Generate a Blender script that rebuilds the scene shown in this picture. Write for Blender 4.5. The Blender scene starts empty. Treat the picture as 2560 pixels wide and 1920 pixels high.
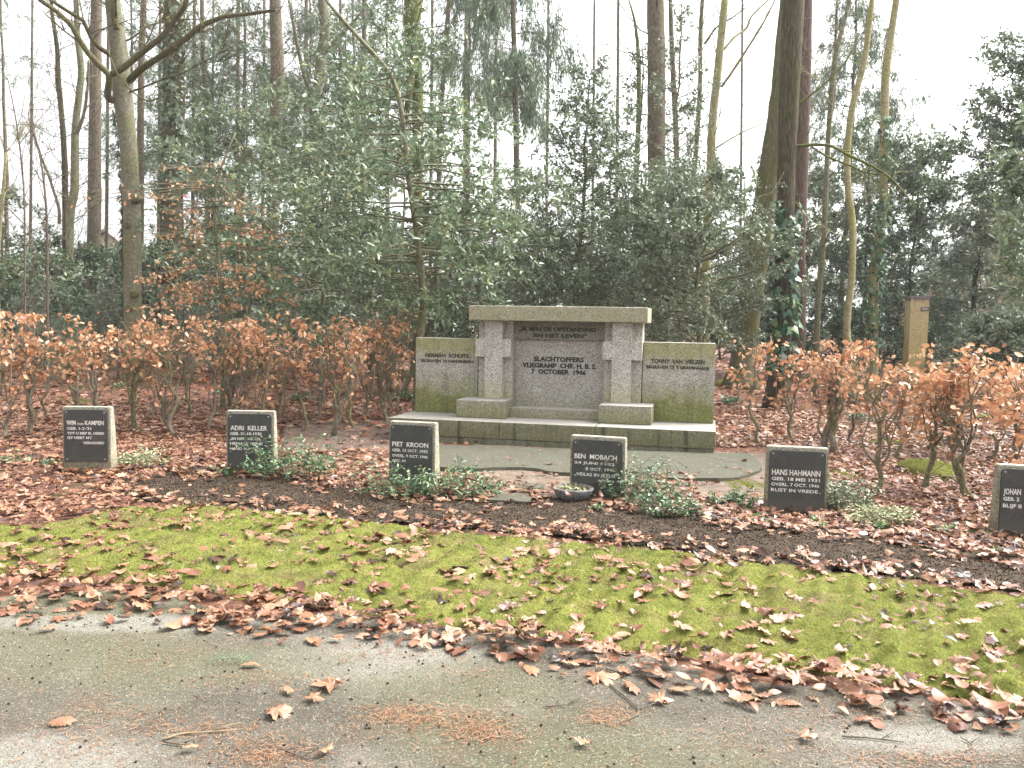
import bpy, bmesh, math
import numpy as np
from mathutils import Matrix, Vector

scene = bpy.context.scene
col = scene.collection
PI = math.pi

# ------------------------------------------------------------------ camera
FPX = 2130.2; PITCH = .0695582; ROLL = .0164474; YAW = .230861; EYE = 1.55
_R0 = np.array([1., 0, 0]); _U0 = np.array([0, math.sin(PITCH), math.cos(PITCH)])
CF = np.array([0, math.cos(PITCH), -math.sin(PITCH)])
CR = math.cos(ROLL)*_R0 + math.sin(ROLL)*_U0
CU = -math.sin(ROLL)*_R0 + math.cos(ROLL)*_U0
CO = np.array([0, 0, EYE])
cam = bpy.data.cameras.new('camera')
cam.sensor_width = 36; cam.lens = FPX/2560*36
cam.clip_start = .05; cam.clip_end = 2000
camo = bpy.data.objects.new('camera', cam); col.objects.link(camo)
M3 = Matrix(((CR[0], CU[0], -CF[0]), (CR[1], CU[1], -CF[1]), (CR[2], CU[2], -CF[2])))
camo.matrix_world = Matrix.Translation(Vector(CO)) @ M3.to_4x4()
scene.camera = camo

# ------------------------------------------------------------------ light
SUN_EL, SUN_AZ = math.radians(52), math.radians(70)      # azimuth from +Y (north) to the right
w = bpy.data.worlds.new('World'); scene.world = w; w.use_nodes = True
nt = w.node_tree; nt.nodes.clear()
sky = nt.nodes.new('ShaderNodeTexSky'); sky.sky_type = 'NISHITA'; sky.sun_disc = False
sky.sun_elevation = SUN_EL; sky.sun_rotation = SUN_AZ
sky.air_density = 1.0; sky.dust_density = 6.0; sky.ozone_density = 1.0
hs = nt.nodes.new('ShaderNodeHueSaturation'); hs.inputs['Saturation'].default_value = .10
hs.inputs['Value'].default_value = 1.0
bg = nt.nodes.new('ShaderNodeBackground'); bg.inputs['Strength'].default_value = .12
wo = nt.nodes.new('ShaderNodeOutputWorld')
nt.links.new(sky.outputs[0], hs.inputs['Color']); nt.links.new(hs.outputs[0], bg.inputs['Color'])
nt.links.new(bg.outputs[0], wo.inputs['Surface'])
sun = bpy.data.lights.new('sun', 'SUN'); sun.energy = 0.9; sun.angle = math.radians(35); sun.color = (1, .96, .91)
suno = bpy.data.objects.new('sun', sun); col.objects.link(suno)
sd = Vector((math.sin(SUN_AZ)*math.cos(SUN_EL), math.cos(SUN_AZ)*math.cos(SUN_EL), math.sin(SUN_EL)))
suno.rotation_euler = (-sd).to_track_quat('-Z', 'Y').to_euler(); suno.location = (0, 0, 30)
scene.view_settings.view_transform = 'Standard'; scene.view_settings.look = 'None'
scene.view_settings.gamma = 1.0; scene.view_settings.exposure = 2.4
scene.cycles.max_bounces = 6; scene.cycles.diffuse_bounces = 4; scene.cycles.glossy_bounces = 2
scene.cycles.transmission_bounces = 4; scene.cycles.transparent_max_bounces = 4
scene.cycles.use_denoising = True

# ------------------------------------------------------------------ picture <-> place
def ray(px, py): return CR*(px-1280)/FPX + CU*(960-py)/FPX + CF
def gnd(px, py, z=0.):
    d = ray(px, py); return CO + d*((z-EYE)/d[2])
def at(px, py, Y):
    d = ray(px, py); return CO + d*(Y/d[1])
def proj(P):
    q = np.asarray(P, float) - CO; wz = q@CF
    wz = np.where(np.abs(wz) < .05, .05, wz)
    return 1280 + FPX*(q@CR)/wz, 960 - FPX*(q@CU)/wz

# ------------------------------------------------------------------ mesh helpers
class Geo:
    def __init__(s): s.V = []; s.F = []; s.R = []; s.n = 0
    def add(s, V, F, rnd=None):
        V = np.asarray(V, float).reshape(-1, 3)
        s.V.append(V)
        for f in F:
            f = np.asarray(f, np.int64)
            if len(f): s.F.append(f + s.n)
        if rnd is None: rnd = np.full(len(V), .5)
        s.R.append(np.broadcast_to(np.asarray(rnd, float), (len(V),)).copy())
        s.n += len(V)
    def build(s, name, mat, parent=None, smooth=False, origin=None):
        V = np.concatenate(s.V); R = np.concatenate(s.R)
        if origin is not None: V = V - np.asarray(origin)
        me = bpy.data.meshes.new(name)
        me.vertices.add(len(V)); me.vertices.foreach_set('co', V.astype(np.float32).ravel())
        li = np.concatenate([f.ravel() for f in s.F])
        lt = np.concatenate([np.full(len(f), f.shape[1]) for f in s.F])
        ls = np.concatenate([[0], np.cumsum(lt)[:-1]])
        me.loops.add(len(li)); me.loops.foreach_set('vertex_index', li.astype(np.int32))
        me.polygons.add(len(lt)); me.polygons.foreach_set('loop_start', ls.astype(np.int32))
        a = me.attributes.new('rnd', 'FLOAT', 'POINT'); a.data.foreach_set('value', R.astype(np.float32))
        me.update(calc_edges=True); me.validate()
        if smooth: me.polygons.foreach_set('use_smooth', np.ones(len(lt), bool))
        me.materials.append(mat)
        return link(name, me, parent)

def link(name, me, parent=None):
    o = bpy.data.objects.new(name, me); col.objects.link(o)
    if parent: o.parent = parent
    return o
def tag(o, label=None, cat=None, group=None, kind=None):
    if label: o['label'] = label
    if cat: o['category'] = cat
    if group: o['group'] = group
    if kind: o['kind'] = kind
    return o
def empty(name, loc, label, cat, group=None, rz=0):
    o = bpy.data.objects.new(name, None); col.objects.link(o)
    o.location = tuple(float(c) for c in loc); o.rotation_euler = (0, 0, rz); o.empty_display_size = .1
    return tag(o, label, cat, group)

def norm(a): 
    n = np.linalg.norm(a, axis=-1, keepdims=True); return a/np.where(n < 1e-9, 1, n)

def spline(P, n):
    P = np.asarray(P, float)
    if len(P) < 3:
        t = np.linspace(0, 1, n)[:, None]; return P[0]*(1-t) + P[-1]*t
    d = np.r_[0, np.cumsum(np.linalg.norm(np.diff(P[:, :3], axis=0), axis=1))]
    Q = np.vstack([2*P[0]-P[1], P, 2*P[-1]-P[-2]])
    out = []
    for s in np.linspace(0, d[-1], n):
        i = min(np.searchsorted(d, s, 'right')-1, len(P)-2); t = (s-d[i])/max(d[i+1]-d[i], 1e-9)
        p0, p1, p2, p3 = Q[i], Q[i+1], Q[i+2], Q[i+3]
        out.append(.5*((2*p1)+(-p0+p2)*t+(2*p0-5*p1+4*p2-p3)*t*t+(-p0+3*p1-3*p2+p3)*t**3))
    return np.array(out)

def tube(path, rad, sides=8, rng=None, rough=0.):
    path = np.asarray(path, float); n = len(path); rad = np.broadcast_to(rad, (n,))
    T = norm(np.gradient(path, axis=0))
    up = np.array([0, 1, 0.]) if abs(T[0][1]) < .9 else np.array([1., 0, 0])
    X = np.zeros((n, 3)); x = norm(np.cross(up, T[0]))
    for i in range(n):
        x = norm(x - T[i]*(x@T[i])); X[i] = x
    Yv = np.cross(T, X); an = np.arange(sides)*2*PI/sides
    rr = np.ones((n, sides))
    if rng is not None and rough:
        ph = rng.random(4)*6.28
        k = np.arange(n)[:, None]
        rr += rough*(np.sin(an*2+ph[0]+k*.35)*.5+np.sin(an*3+ph[1]-k*.5)*.5) + rough*.5*rng.normal(size=(n, sides))
    V = path[:, None] + rad[:, None, None]*rr[..., None]*(np.cos(an)[None, :, None]*X[:, None]+np.sin(an)[None, :, None]*Yv[:, None])
    idx = np.arange(n*sides).reshape(n, sides); j = np.roll(idx, -1, 1)
    F = np.stack([idx[:-1], j[:-1], j[1:], idx[1:]], -1).reshape(-1, 4)
    return V.reshape(-1, 3), [F, idx[-1][None, :], idx[0][::-1][None, :]]

def segs(A, B, ra, rb, s=3):
    A = np.asarray(A, float); B = np.asarray(B, float); n = len(A)
    T = norm(B-A); up = np.where(np.abs(T[:, 2:3]) < .9, np.array([[0, 0, 1.]]), np.array([[1., 0, 0]]))
    X = norm(np.cross(up, T)); Yv = np.cross(T, X); an = np.arange(s)*2*PI/s
    o = np.cos(an)[None, :, None]*X[:, None] + np.sin(an)[None, :, None]*Yv[:, None]
    ra = np.broadcast_to(ra, (n,)); rb = np.broadcast_to(rb, (n,))
    V = np.concatenate([A[:, None]+o*ra[:, None, None], B[:, None]+o*rb[:, None, None]], 1)
    b = (np.arange(n)*2*s)[:, None]; k = np.arange(s)[None]; k2 = (k+1) % s
    F = np.stack([b+k, b+k2, b+s+k2, b+s+k], -1).reshape(-1, 4)
    return V.reshape(-1, 3), [F]

def place(g, tmpl, pos, axis, normal, size, rnd):
    TV, TF = tmpl; pos = np.asarray(pos, float); n = len(pos)
    if n == 0: return
    ax = norm(axis); az = norm(normal - ax*np.sum(normal*ax, 1, keepdims=True)); ay = np.cross(az, ax)
    size = np.broadcast_to(size, (n,))[:, None, None]
    V = pos[:, None] + size*(TV[None, :, 0:1]*ax[:, None] + TV[None, :, 1:2]*ay[:, None] + TV[None, :, 2:3]*az[:, None])
    m = len(TV)
    F = [(f[None] + (np.arange(n)*m)[:, None, None]).reshape(-1, f.shape[1]) for f in TF]
    g.add(V.reshape(-1, 3), F, np.repeat(np.broadcast_to(rnd, (n,)), m))

def A(*a): return np.array(a, float)
def I(*a): return np.array(a, np.int64)
T_SIMPLE = (A((0, 0, 0), (.45, .21, .05), (1, 0, -.06), (.45, -.21, .05)), [I((0, 3, 2), (0, 2, 1))])
T_HOLLY = (A((0, 0, 0), (.3, .2, .06), (.7, .19, .03), (1, 0, -.1), (.7, -.19, .03), (.3, -.2, .06)), [I((0, 3, 2, 1), (0, 5, 4, 3))])
T_NEEDLE = (A((0, 0, 0), (.4, .07, 0), (1, 0, 0), (.4, -.07, 0)), [I((0, 3, 2, 1))])
T_BLADE = (A((0, .09, 0), (0, -.09, 0), (1, 0, .1)), [I((0, 1, 2))])
T_IVY = (A((0, 0, 0), (-.12, .3, 0), (.15, .48, -.04), (.4, .27, .03), (1, 0, -.08), (.4, -.27, .03), (.15, -.48, -.04), (-.12, -.3, 0), (.3, 0, .05)),
         [I((8, 0, 1), (8, 1, 2), (8, 2, 3), (8, 3, 4), (8, 4, 5), (8, 5, 6), (8, 6, 7), (8, 7, 0))])
def beech_t(curl, fold):
    xs = [0, .25, .55, .82, 1]; ws = [.03, .26, .3, .18, .0]
    V = []
    for x, wd in zip(xs, ws):
        z = -curl*x*x
        V += [(x, wd, z+fold*wd), (x, 0, z), (x, -wd, z+fold*wd)]
    V = A(*V); F = []
    for i in range(4):
        F += [(3*i, 3*i+1, 3*i+4, 3*i+3), (3*i+1, 3*i+2, 3*i+5, 3*i+4)]
    return V, [I(*F)]
T_BEECH = [beech_t(.25, .5), beech_t(-.3, .3), beech_t(.6, .15), beech_t(.1, -.5)]

def radial_leaf(outline, curl, rng, wav):
    """lobed leaf from (angle, radius) pairs about a point inside it; curled and crumpled"""
    P = np.array([(r*math.cos(a), r*math.sin(a)) for a, r in outline]); n = len(P)
    ring = P*.5; V2 = np.vstack([[[0, 0]], ring, P])
    z = curl[0]*V2[:, 0]**2 + curl[1]*V2[:, 1]**2 + curl[2]*V2[:, 0]*V2[:, 1]
    z[1+n:] += rng.normal(size=n)*wav; z[1:1+n] += rng.normal(size=n)*wav*.5
    V = np.c_[V2, z]
    k = np.arange(n); k2 = (k+1) % n
    return V, [np.stack([np.zeros(n, int), 1+k, 1+k2], 1), np.stack([1+k, 1+n+k, 1+n+k2, 1+k2], 1)]
def maple_outline():
    o = []
    for c, r in ((0, .62), (55, .56), (-55, .56), (112, .4), (-112, .4)):
        for da, k in ((-17, .66), (-9, .78), (0, 1), (9, .78), (17, .66)): o.append((c+da, r*k))
        o.append((c+27, r*.42))
    o += [(180, .1), (150, .3), (-150, .3)]
    o = sorted([((a+360) % 360, r) for a, r in o]); return [(math.radians(a), r) for a, r in o]
def oak_outline():
    o = []
    for a in range(0, 360, 15):
        t = math.radians(a); e = 1/math.sqrt((math.cos(t)/.56)**2+(math.sin(t)/.27)**2)
        o.append((t, e*(1.06 if (a//15) % 2 == 0 else .78)))
    return o
def oval_outline():
    return [(math.radians(a), 1/math.sqrt((math.cos(math.radians(a))/.52)**2+(math.sin(math.radians(a))/.3)**2)*(1.08 if a == 0 else 1)) for a in range(0, 360, 30)]
_r = np.random.default_rng(5)
LIT = []
SMALL = [((V_*.62), F_) for V_, F_ in T_BEECH]
for k in range(18):
    c = _r.normal(size=3)*np.array([.38, .5, .3])
    LIT.append(radial_leaf((maple_outline, oak_outline, oval_outline, maple_outline, oak_outline, oak_outline)[k % 6](), c, _r, .045 if k % 3 != 2 else .02))

# ------------------------------------------------------------------ materials
def lin(r, g, b):
    f = lambda c: (c/255/12.92 if c/255 <= .04045 else ((c/255+.055)/1.055)**2.4)
    return (f(r), f(g), f(b), 1)
class N:
    def __init__(s, name, rough=.8, spec=.3):
        s.m = bpy.data.materials.new(name); s.m.use_nodes = True; s.t = s.m.node_tree; s.t.nodes.clear()
        s.out = s.n('OutputMaterial'); s.b = s.n('BsdfPrincipled')
        s.b.inputs['Roughness'].default_value = rough; s.b.inputs['Specular IOR Level'].default_value = spec
        s.l(s.b.outputs[0], s.out.inputs[0])
    def n(s, t, **k):
        x = s.t.nodes.new('ShaderNode'+t)
        for a, b in k.items(): setattr(x, a, b)
        return x
    def l(s, a, b): s.t.links.new(a, b)
    def obj(s): return s.n('TexCoord').outputs['Object']
    def pos(s): return s.n('NewGeometry').outputs['Position']
    def scale(s, v, sc):
        m = s.n('Mapping'); m.inputs['Scale'].default_value = sc; s.l(v, m.inputs[0]); return m.outputs[0]
    def noise(s, v, sc, det=3, rough=.55, out=0):
        x = s.n('TexNoise'); x.inputs['Scale'].default_value = sc; x.inputs['Detail'].default_value = det
        x.inputs['Roughness'].default_value = rough; s.l(v, x.inputs['Vector']); return x.outputs[out]
    def vor(s, v, sc, out='Color'):
        x = s.n('TexVoronoi'); x.inputs['Scale'].default_value = sc; s.l(v, x.inputs['Vector']); return x.outputs[out]
    def ramp(s, v, stops, interp='LINEAR'):
        x = s.n('ValToRGB'); x.color_ramp.interpolation = interp; e = x.color_ramp.elements
        while len(e) < len(stops): e.new(.5)
        for k, (p, c) in enumerate(stops):
            e[k].position = p; e[k].color = c if not isinstance(c, (int, float)) else (c, c, c, 1)
        s.l(v, x.inputs[0]); return x.outputs[0]
    def mix(s, f, a, b, mode='MIX'):
        x = s.n('Mix', data_type='RGBA', blend_type=mode)
        for i, q in ((0, f), (6, a), (7, b)):
            if isinstance(q, (int, float)): x.inputs[i].default_value = q
            elif isinstance(q, tuple): x.inputs[i].default_value = q
            else: s.l(q, x.inputs[i])
        return x.outputs[2]
    def math(s, op, a, b=0., c=None, clamp=False):
        x = s.n('Math', operation=op, use_clamp=clamp)
        for i, q in enumerate((a, b) if c is None else (a, b, c)):
            if isinstance(q, (int, float)): x.inputs[i].default_value = q
            else: s.l(q, x.inputs[i])
        return x.outputs[0]
    def rng(s, v, a, b, c=0., d=1.):
        x = s.n('MapRange'); x.inputs[1].default_value = a; x.inputs[2].default_value = b
        x.inputs[3].default_value = c; x.inputs[4].default_value = d; s.l(v, x.inputs[0]); return x.outputs[0]
    def sep(s, v):
        x = s.n('SeparateXYZ'); s.l(v, x.inputs[0]); return x.outputs
    def attr(s): return s.n('Attribute', attribute_name='rnd').outputs['Fac']
    def col(s, c):
        if isinstance(c, tuple): s.b.inputs['Base Color'].default_value = c
        else: s.l(c, s.b.inputs['Base Color'])
    def bump(s, h, strength=.5, dist=.01):
        x = s.n('Bump'); x.inputs['Strength'].default_value = strength; x.inputs['Distance'].default_value = dist
        s.l(h, x.inputs['Height']); s.l(x.outputs[0], s.b.inputs['Normal'])

def leaf_mat(name, stops, rough=.45, spec=.5, trans=.2, mott=.25):
    k = N(name, rough, spec)
    c = k.ramp(k.attr(), stops)
    n = k.noise(k.pos(), 45, 2)
    c = k.mix(k.rng(n, .35, .7, 0, mott), c, k.mix(1., c, (.45, .4, .4, 1), 'MULTIPLY'))
    k.col(c)
    if trans:
        t = k.n('BsdfTranslucent'); k.l(c, t.inputs[0]); m = k.n('MixShader'); m.inputs[0].default_value = trans
        k.l(k.b.outputs[0], m.inputs[1]); k.l(t.outputs[0], m.inputs[2]); k.l(m.outputs[0], k.out.inputs[0])
    return k.m
def c4(*a): return (*a, 1)
M_LITTER = leaf_mat('dry_leaf', [(0, c4(0.0352, 0.0143, 0.00936)), (.12, c4(0.088, 0.0344, 0.0203)), (.28, c4(0.176, 0.0706, 0.0374)), (.46, c4(0.242, 0.105, 0.0515)), (.62, c4(0.277, 0.147, 0.0897)), (.82, c4(0.308, 0.164, 0.0858)), (1, c4(0.361, 0.235, 0.148))], .42, .5, .12, .45)
M_LITTERFAR = leaf_mat('dry_leaf_forest', [(0, c4(0.063, 0.0241, 0.0144)), (.3, c4(0.171, 0.0654, 0.0344)), (.6, c4(0.27, 0.12, 0.0656)), (.85, c4(0.324, 0.168, 0.1)), (1, c4(0.378, 0.232, 0.144))], .5, .4, .1, .3)
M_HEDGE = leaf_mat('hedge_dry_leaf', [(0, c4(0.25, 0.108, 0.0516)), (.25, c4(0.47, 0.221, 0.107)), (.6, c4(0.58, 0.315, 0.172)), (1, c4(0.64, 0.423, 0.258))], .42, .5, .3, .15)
M_TIER = leaf_mat('sapling_dry_leaf', [(0, c4(.36, .17, .08)), (.5, c4(.62, .34, .18)), (1, c4(.7, .46, .28))], .45, .4, .3, .2)
M_HOLLY = leaf_mat('glossy_evergreen_leaf', [(0, c4(0.0607, 0.0929, 0.0487)), (.5, c4(0.141, 0.204, 0.111)), (.85, c4(0.203, 0.266, 0.153)), (1, c4(0.324, 0.358, 0.153))], .36, .7, .3, .15)
M_HOLLY2 = leaf_mat('small_evergreen_leaf', [(0, c4(0.0607, 0.0842, 0.0501)), (.5, c4(0.141, 0.186, 0.109)), (1, c4(0.243, 0.285, 0.167))], .38, .7, .3, .15)
M_DARK = leaf_mat('dark_evergreen_leaf', [(0, c4(0.0454, 0.0763, 0.0405)), (.6, c4(0.113, 0.166, 0.0858)), (1, c4(0.212, 0.263, 0.132))], .4, .7, .25, .15)
M_NEEDLE = leaf_mat('conifer_needle', [(0, c4(0.054, 0.0866, 0.0501)), (.6, c4(0.121, 0.179, 0.0974)), (1, c4(0.203, 0.253, 0.132))], .5, .5, .25, .15)
M_YEW = leaf_mat('soft_conifer_needle', [(0, c4(0.0675, 0.099, 0.0696)), (.6, c4(0.135, 0.186, 0.125)), (1, c4(0.216, 0.247, 0.167))], .5, .5, .25, .15)
M_IVY = leaf_mat('ivy_leaf', [(0, c4(.02, .06, .03)), (.6, c4(.05, .13, .07)), (1, c4(.14, .22, .07))], .35, .5, .12, .2)
M_VINCA = leaf_mat('periwinkle_leaf', [(0, c4(.03, .075, .035)), (.5, c4(.085, .17, .075)), (.8, c4(.17, .27, .12)), (1, c4(.34, .4, .18))], .38, .5, .15, .2)
M_VINCA2 = leaf_mat('pale_periwinkle_leaf', [(0, c4(.05, .1, .05)), (.5, c4(.16, .22, .12)), (1, c4(.45, .46, .3))], .4, .5, .2, .2)
M_CREAM = leaf_mat('variegated_leaf', [(0, c4(.09, .16, .07)), (.35, c4(.28, .33, .16)), (.7, c4(.5, .5, .3)), (1, c4(.62, .6, .42))], .45, .4, .2, .2)
M_SPROUT = leaf_mat('green_sprout_leaf', [(0, c4(.05, .13, .04)), (1, c4(.16, .3, .09))], .4, .5, .2, .2)
M_MOSSB = leaf_mat('moss_shoot', [(0, c4(0.118, 0.113, 0.0427)), (.25, c4(0.173, 0.188, 0.0475)), (.6, c4(0.255, 0.287, 0.0665)), (1, c4(0.346, 0.381, 0.104))], .7, .2, .3, .1)
M_GRASS = leaf_mat('grass_blade', [(0, c4(.08, .16, .03)), (.6, c4(.17, .28, .06)), (1, c4(.36, .36, .14))], .5, .3, .25, .1)
M_NDL = leaf_mat('fallen_needle', [(0, c4(.13, .062, .035)), (.6, c4(.25, .125, .065)), (1, c4(.31, .2, .115))], .6, .3, 0, .2)
M_CONE = leaf_mat('small_dark_cone', [(0, c4(.03, .022, .018)), (1, c4(.09, .065, .05))], .7, .2, 0, .2)

def bark(name, c1, c2, c3, streak=(9, 9, 1.3), green=None, gz=(0, 1), rough=.85, bump=.6):
    k = N(name, rough, .2); p = k.pos()
    n = k.noise(k.scale(p, streak), 3.2, 5, .65); n2 = k.noise(p, 1.6, 3)
    c = k.ramp(n, [(.3, c1), (.52, c2), (.72, c3)])
    if green:
        g = k.math('MULTIPLY', k.rng(n2, .38, .62), gz[1], clamp=True)
        g = k.math('ADD', g, gz[0], clamp=True)
        c = k.mix(g, c, k.mix(1., c, green, 'MULTIPLY'))
    k.col(c); k.bump(n, bump, .03); return k.m
MB_BEECH = bark('smooth_beech_bark', c4(.08, .074, .05), c4(.145, .135, .095), c4(.22, .205, .155), (5, 5, 5), c4(.88, .95, .55), (0.05, .6), .75, .3)
MB_PALE = bark('pale_beech_bark', c4(.17, .15, .085), c4(.27, .24, .145), c4(.36, .33, .22), (4, 4, 7), c4(.85, .95, .5), (0.1, .6), .75, .2)
MB_SPRUCE = bark('reddish_spruce_bark', c4(.06, .043, .034), c4(.14, .108, .086), c4(.24, .195, .165), (9, 9, 3), c4(.8, .9, .6), (0.1, .6))
MB_DARK = bark('dark_rough_bark', c4(.02, .016, .011), c4(.07, .056, .04), c4(.14, .118, .086), (13, 13, 1.6), c4(.9, 1.0, .5), (.1, .6), bump=1.)
MB_OLIVE = bark('olive_rough_bark', c4(.055, .047, .028), c4(.11, .095, .06), c4(.17, .15, .1), (9, 9, 1.6), c4(.85, .95, .45), (.2, .7))
MB_MOSSY = bark('mossy_bark', c4(.06, .06, .025), c4(.12, .115, .05), c4(.2, .185, .11), (8, 8, 2), c4(.75, .95, .35), (.3, .7))
MB_TWIG = bark('brown_twig_bark', c4(.06, .046, .034), c4(.125, .10, .075), c4(.2, .165, .125), (12, 12, 12), None, bump=.2)
MB_STEM = bark('hedge_stem_bark', c4(.075, .062, .047), c4(.165, .138, .104), c4(.27, .23, .175), (14, 14, 8), c4(.9, 1, .6), (0, .7), bump=.4)
MB_RED = bark('redwood_bark', c4(.04, .026, .02), c4(.1, .062, .048), c4(.16, .11, .09), (12, 12, 1.1))

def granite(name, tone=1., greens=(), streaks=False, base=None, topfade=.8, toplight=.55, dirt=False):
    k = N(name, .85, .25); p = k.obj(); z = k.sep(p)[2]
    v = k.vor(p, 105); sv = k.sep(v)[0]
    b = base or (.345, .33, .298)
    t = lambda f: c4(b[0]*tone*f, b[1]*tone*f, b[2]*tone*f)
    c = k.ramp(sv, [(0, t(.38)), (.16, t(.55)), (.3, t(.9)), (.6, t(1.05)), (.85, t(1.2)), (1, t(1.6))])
    big = k.noise(p, 3.5, 4)
    c = k.mix(k.rng(big, .35, .7, 0, .5), c, k.mix(1., c, c4(.72, .68, .66), 'MULTIPLY'))
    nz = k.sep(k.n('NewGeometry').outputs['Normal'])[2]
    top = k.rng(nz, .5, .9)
    n = k.noise(p, 5.5, 5, .6); fine = k.noise(p, 40, 2)
    nn = k.math('ADD', k.math('MULTIPLY', n, .75), k.math('MULTIPLY', fine, .25))
    for (z0, z1, amp, st, gc) in greens:
        zz = k.math('ADD', z, k.math('MULTIPLY', k.math('SUBTRACT', nn, .5), amp))
        f = k.math('MULTIPLY', k.rng(zz, z0, z1), st, clamp=True)
        f = k.math('MULTIPLY', f, k.math('SUBTRACT', 1., k.math('MULTIPLY', top, topfade)), clamp=True)
        f = k.math('MULTIPLY', f, k.rng(fine, .25, .6, .55, 1.), clamp=True)
        c = k.mix(f, c, k.mix(.55, gc, k.mix(1., c, k.mix(0., tuple(min(1, x*3.2) for x in gc[:3])+(1,), gc), 'MULTIPLY')))
    if streaks:
        x = k.noise(k.scale(p, (7, 7, .5)), 1.0, 3)
        c = k.mix(k.math('MULTIPLY', k.rng(x, .55, .68, 0, .28 if streaks == 'light' else .75), k.math('SUBTRACT', 1., top)), c, c4(.03, .035, .02))
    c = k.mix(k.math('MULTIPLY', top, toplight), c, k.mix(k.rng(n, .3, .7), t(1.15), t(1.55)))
    if dirt: c = k.mix(k.math('MULTIPLY', k.rng(k.math('ADD', z, k.math('MULTIPLY', nn, .18)), .24, .06), .8), c, c4(.07, .05, .035))
    lich = k.noise(p, 16, 3, .7); c = k.mix(k.rng(lich, .64, .7, 0, .45), c, c4(.42, .42, .34)); c = k.mix(k.rng(lich, .33, .27, 0, .5), c, c4(.09, .085, .06))
    k.col(c); k.bump(k.math('ADD', sv, k.math('MULTIPLY', fine, .6)), .25, .004); return k.m
G_OL = c4(.17, .165, .045); G_MOSS = c4(.125, .14, .022); G_YEL = c4(.27, .25, .115)
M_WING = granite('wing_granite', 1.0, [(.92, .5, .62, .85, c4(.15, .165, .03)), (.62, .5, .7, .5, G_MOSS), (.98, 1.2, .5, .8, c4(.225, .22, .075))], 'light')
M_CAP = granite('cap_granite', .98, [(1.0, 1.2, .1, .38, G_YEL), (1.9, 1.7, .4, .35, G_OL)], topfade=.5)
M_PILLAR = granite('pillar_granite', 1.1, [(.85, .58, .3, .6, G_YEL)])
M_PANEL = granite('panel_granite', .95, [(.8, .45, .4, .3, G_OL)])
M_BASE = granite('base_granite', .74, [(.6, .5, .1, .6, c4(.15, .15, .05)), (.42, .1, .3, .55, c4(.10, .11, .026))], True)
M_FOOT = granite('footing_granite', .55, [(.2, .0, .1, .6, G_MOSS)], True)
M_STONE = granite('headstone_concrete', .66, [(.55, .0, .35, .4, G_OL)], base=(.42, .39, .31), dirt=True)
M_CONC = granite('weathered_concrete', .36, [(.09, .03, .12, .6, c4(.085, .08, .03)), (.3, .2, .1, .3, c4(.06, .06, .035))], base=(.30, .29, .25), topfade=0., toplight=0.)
def plain(name, c, rough=.6, spec=.4, var=.25, sc=20, bump=.1):
    k = N(name, rough, spec); n = k.noise(k.obj(), sc, 4)
    k.col(k.mix(k.rng(n, .3, .7), tuple(x*(1-var) for x in c[:3])+(1,), tuple(min(1, x*(1+var)) for x in c[:3])+(1,)))
    if bump: k.bump(n, bump, .01)
    return k.m
k = N('dark_slate_plaque', .42, .5); p = k.obj(); n = k.noise(p, 7, 5, .65); f = k.noise(p, 120, 2); z = k.sep(p)[2]
cc = k.ramp(f, [(.35, c4(.022, .023, .022)), (.6, c4(.045, .046, .043))]); cc = k.mix(k.rng(n, .5, .75, 0, .35), cc, c4(.12, .115, .09))
cc = k.mix(k.math('MULTIPLY', k.rng(k.math('ADD', z, k.math('MULTIPLY', n, .16)), .26, .1), .55), cc, c4(.10, .085, .06))
k.col(cc); k.b.inputs['Roughness'].default_value = .5; k.bump(f, .08, .003); M_PLAQUE = k.m
M_SCREW = plain('dull_metal', c4(.22, .22, .21), .4, .6)
M_LETW = plain('white_engraved_letter', c4(.62, .6, .55), .7, .2, .15)
M_LETD = plain('dark_lead_letter', c4(.035, .036, .03), .7, .2, .3)

# ------------------------------------------------------------------ ground zones (curves on the ground)
def curve(*pts):
    p = np.array(pts, float); return lambda x: np.interp(x, p[:, 0], p[:, 1])
E_PATH = curve((0, 1550), (200, 1532), (350, 1528), (480, 1560), (560, 1592), (700, 1604), (800, 1588), (889, 1593), (1044, 1622), (1239, 1638), (1394, 1669), (1589, 1692), (1705, 1722), (1875, 1762), (2089, 1778), (2264, 1790), (2400, 1812), (2555, 1852))
E_MOSSLO = curve((0, 1425), (97, 1432), (218, 1452), (350, 1455), (486, 1474), (606, 1494), (739, 1505), (850, 1521), (1064, 1552), (1200, 1568), (1394, 1591), (1550, 1618), (1700, 1632), (1894, 1661), (2089, 1684), (2283, 1719), (2400, 1739), (2555, 1774))
E_MOSSUP = curve((0, 1330), (150, 1318), (311, 1280), (505, 1275), (661, 1289), (855, 1308), (1005, 1328), (1161, 1347), (1316, 1359), (1511, 1378), (1700, 1393), (1855, 1420), (2011, 1428), (2166, 1455), (2361, 1482), (2555, 1505))
E_SOILLO = curve((330, 1228), (466, 1250), (583, 1262), (855, 1284), (1083, 1296), (1200, 1308), (1355, 1322), (1511, 1337), (1705, 1359), (1855, 1387), (2011, 1406), (2205, 1420), (2361, 1439), (2555, 1465))
E_SOILUP = curve((330, 1226), (400, 1196), (466, 1192), (583, 1203), (700, 1211), (850, 1246), (1000, 1258), (1200, 1270), (1450, 1276), (1600, 1293), (1700, 1302), (1855, 1335), (1972, 1347), (2089, 1358), (2186, 1374), (2283, 1394), (2439, 1406), (2555, 1428))
MON_P0 = gnd(1786.6, 1141)
MU = np.array([math.cos(YAW), -math.sin(YAW), 0]); MV = np.array([math.sin(YAW), math.cos(YAW), 0])
def mon_uv(P): q = P-MON_P0; return q@MU, q@MV
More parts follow.
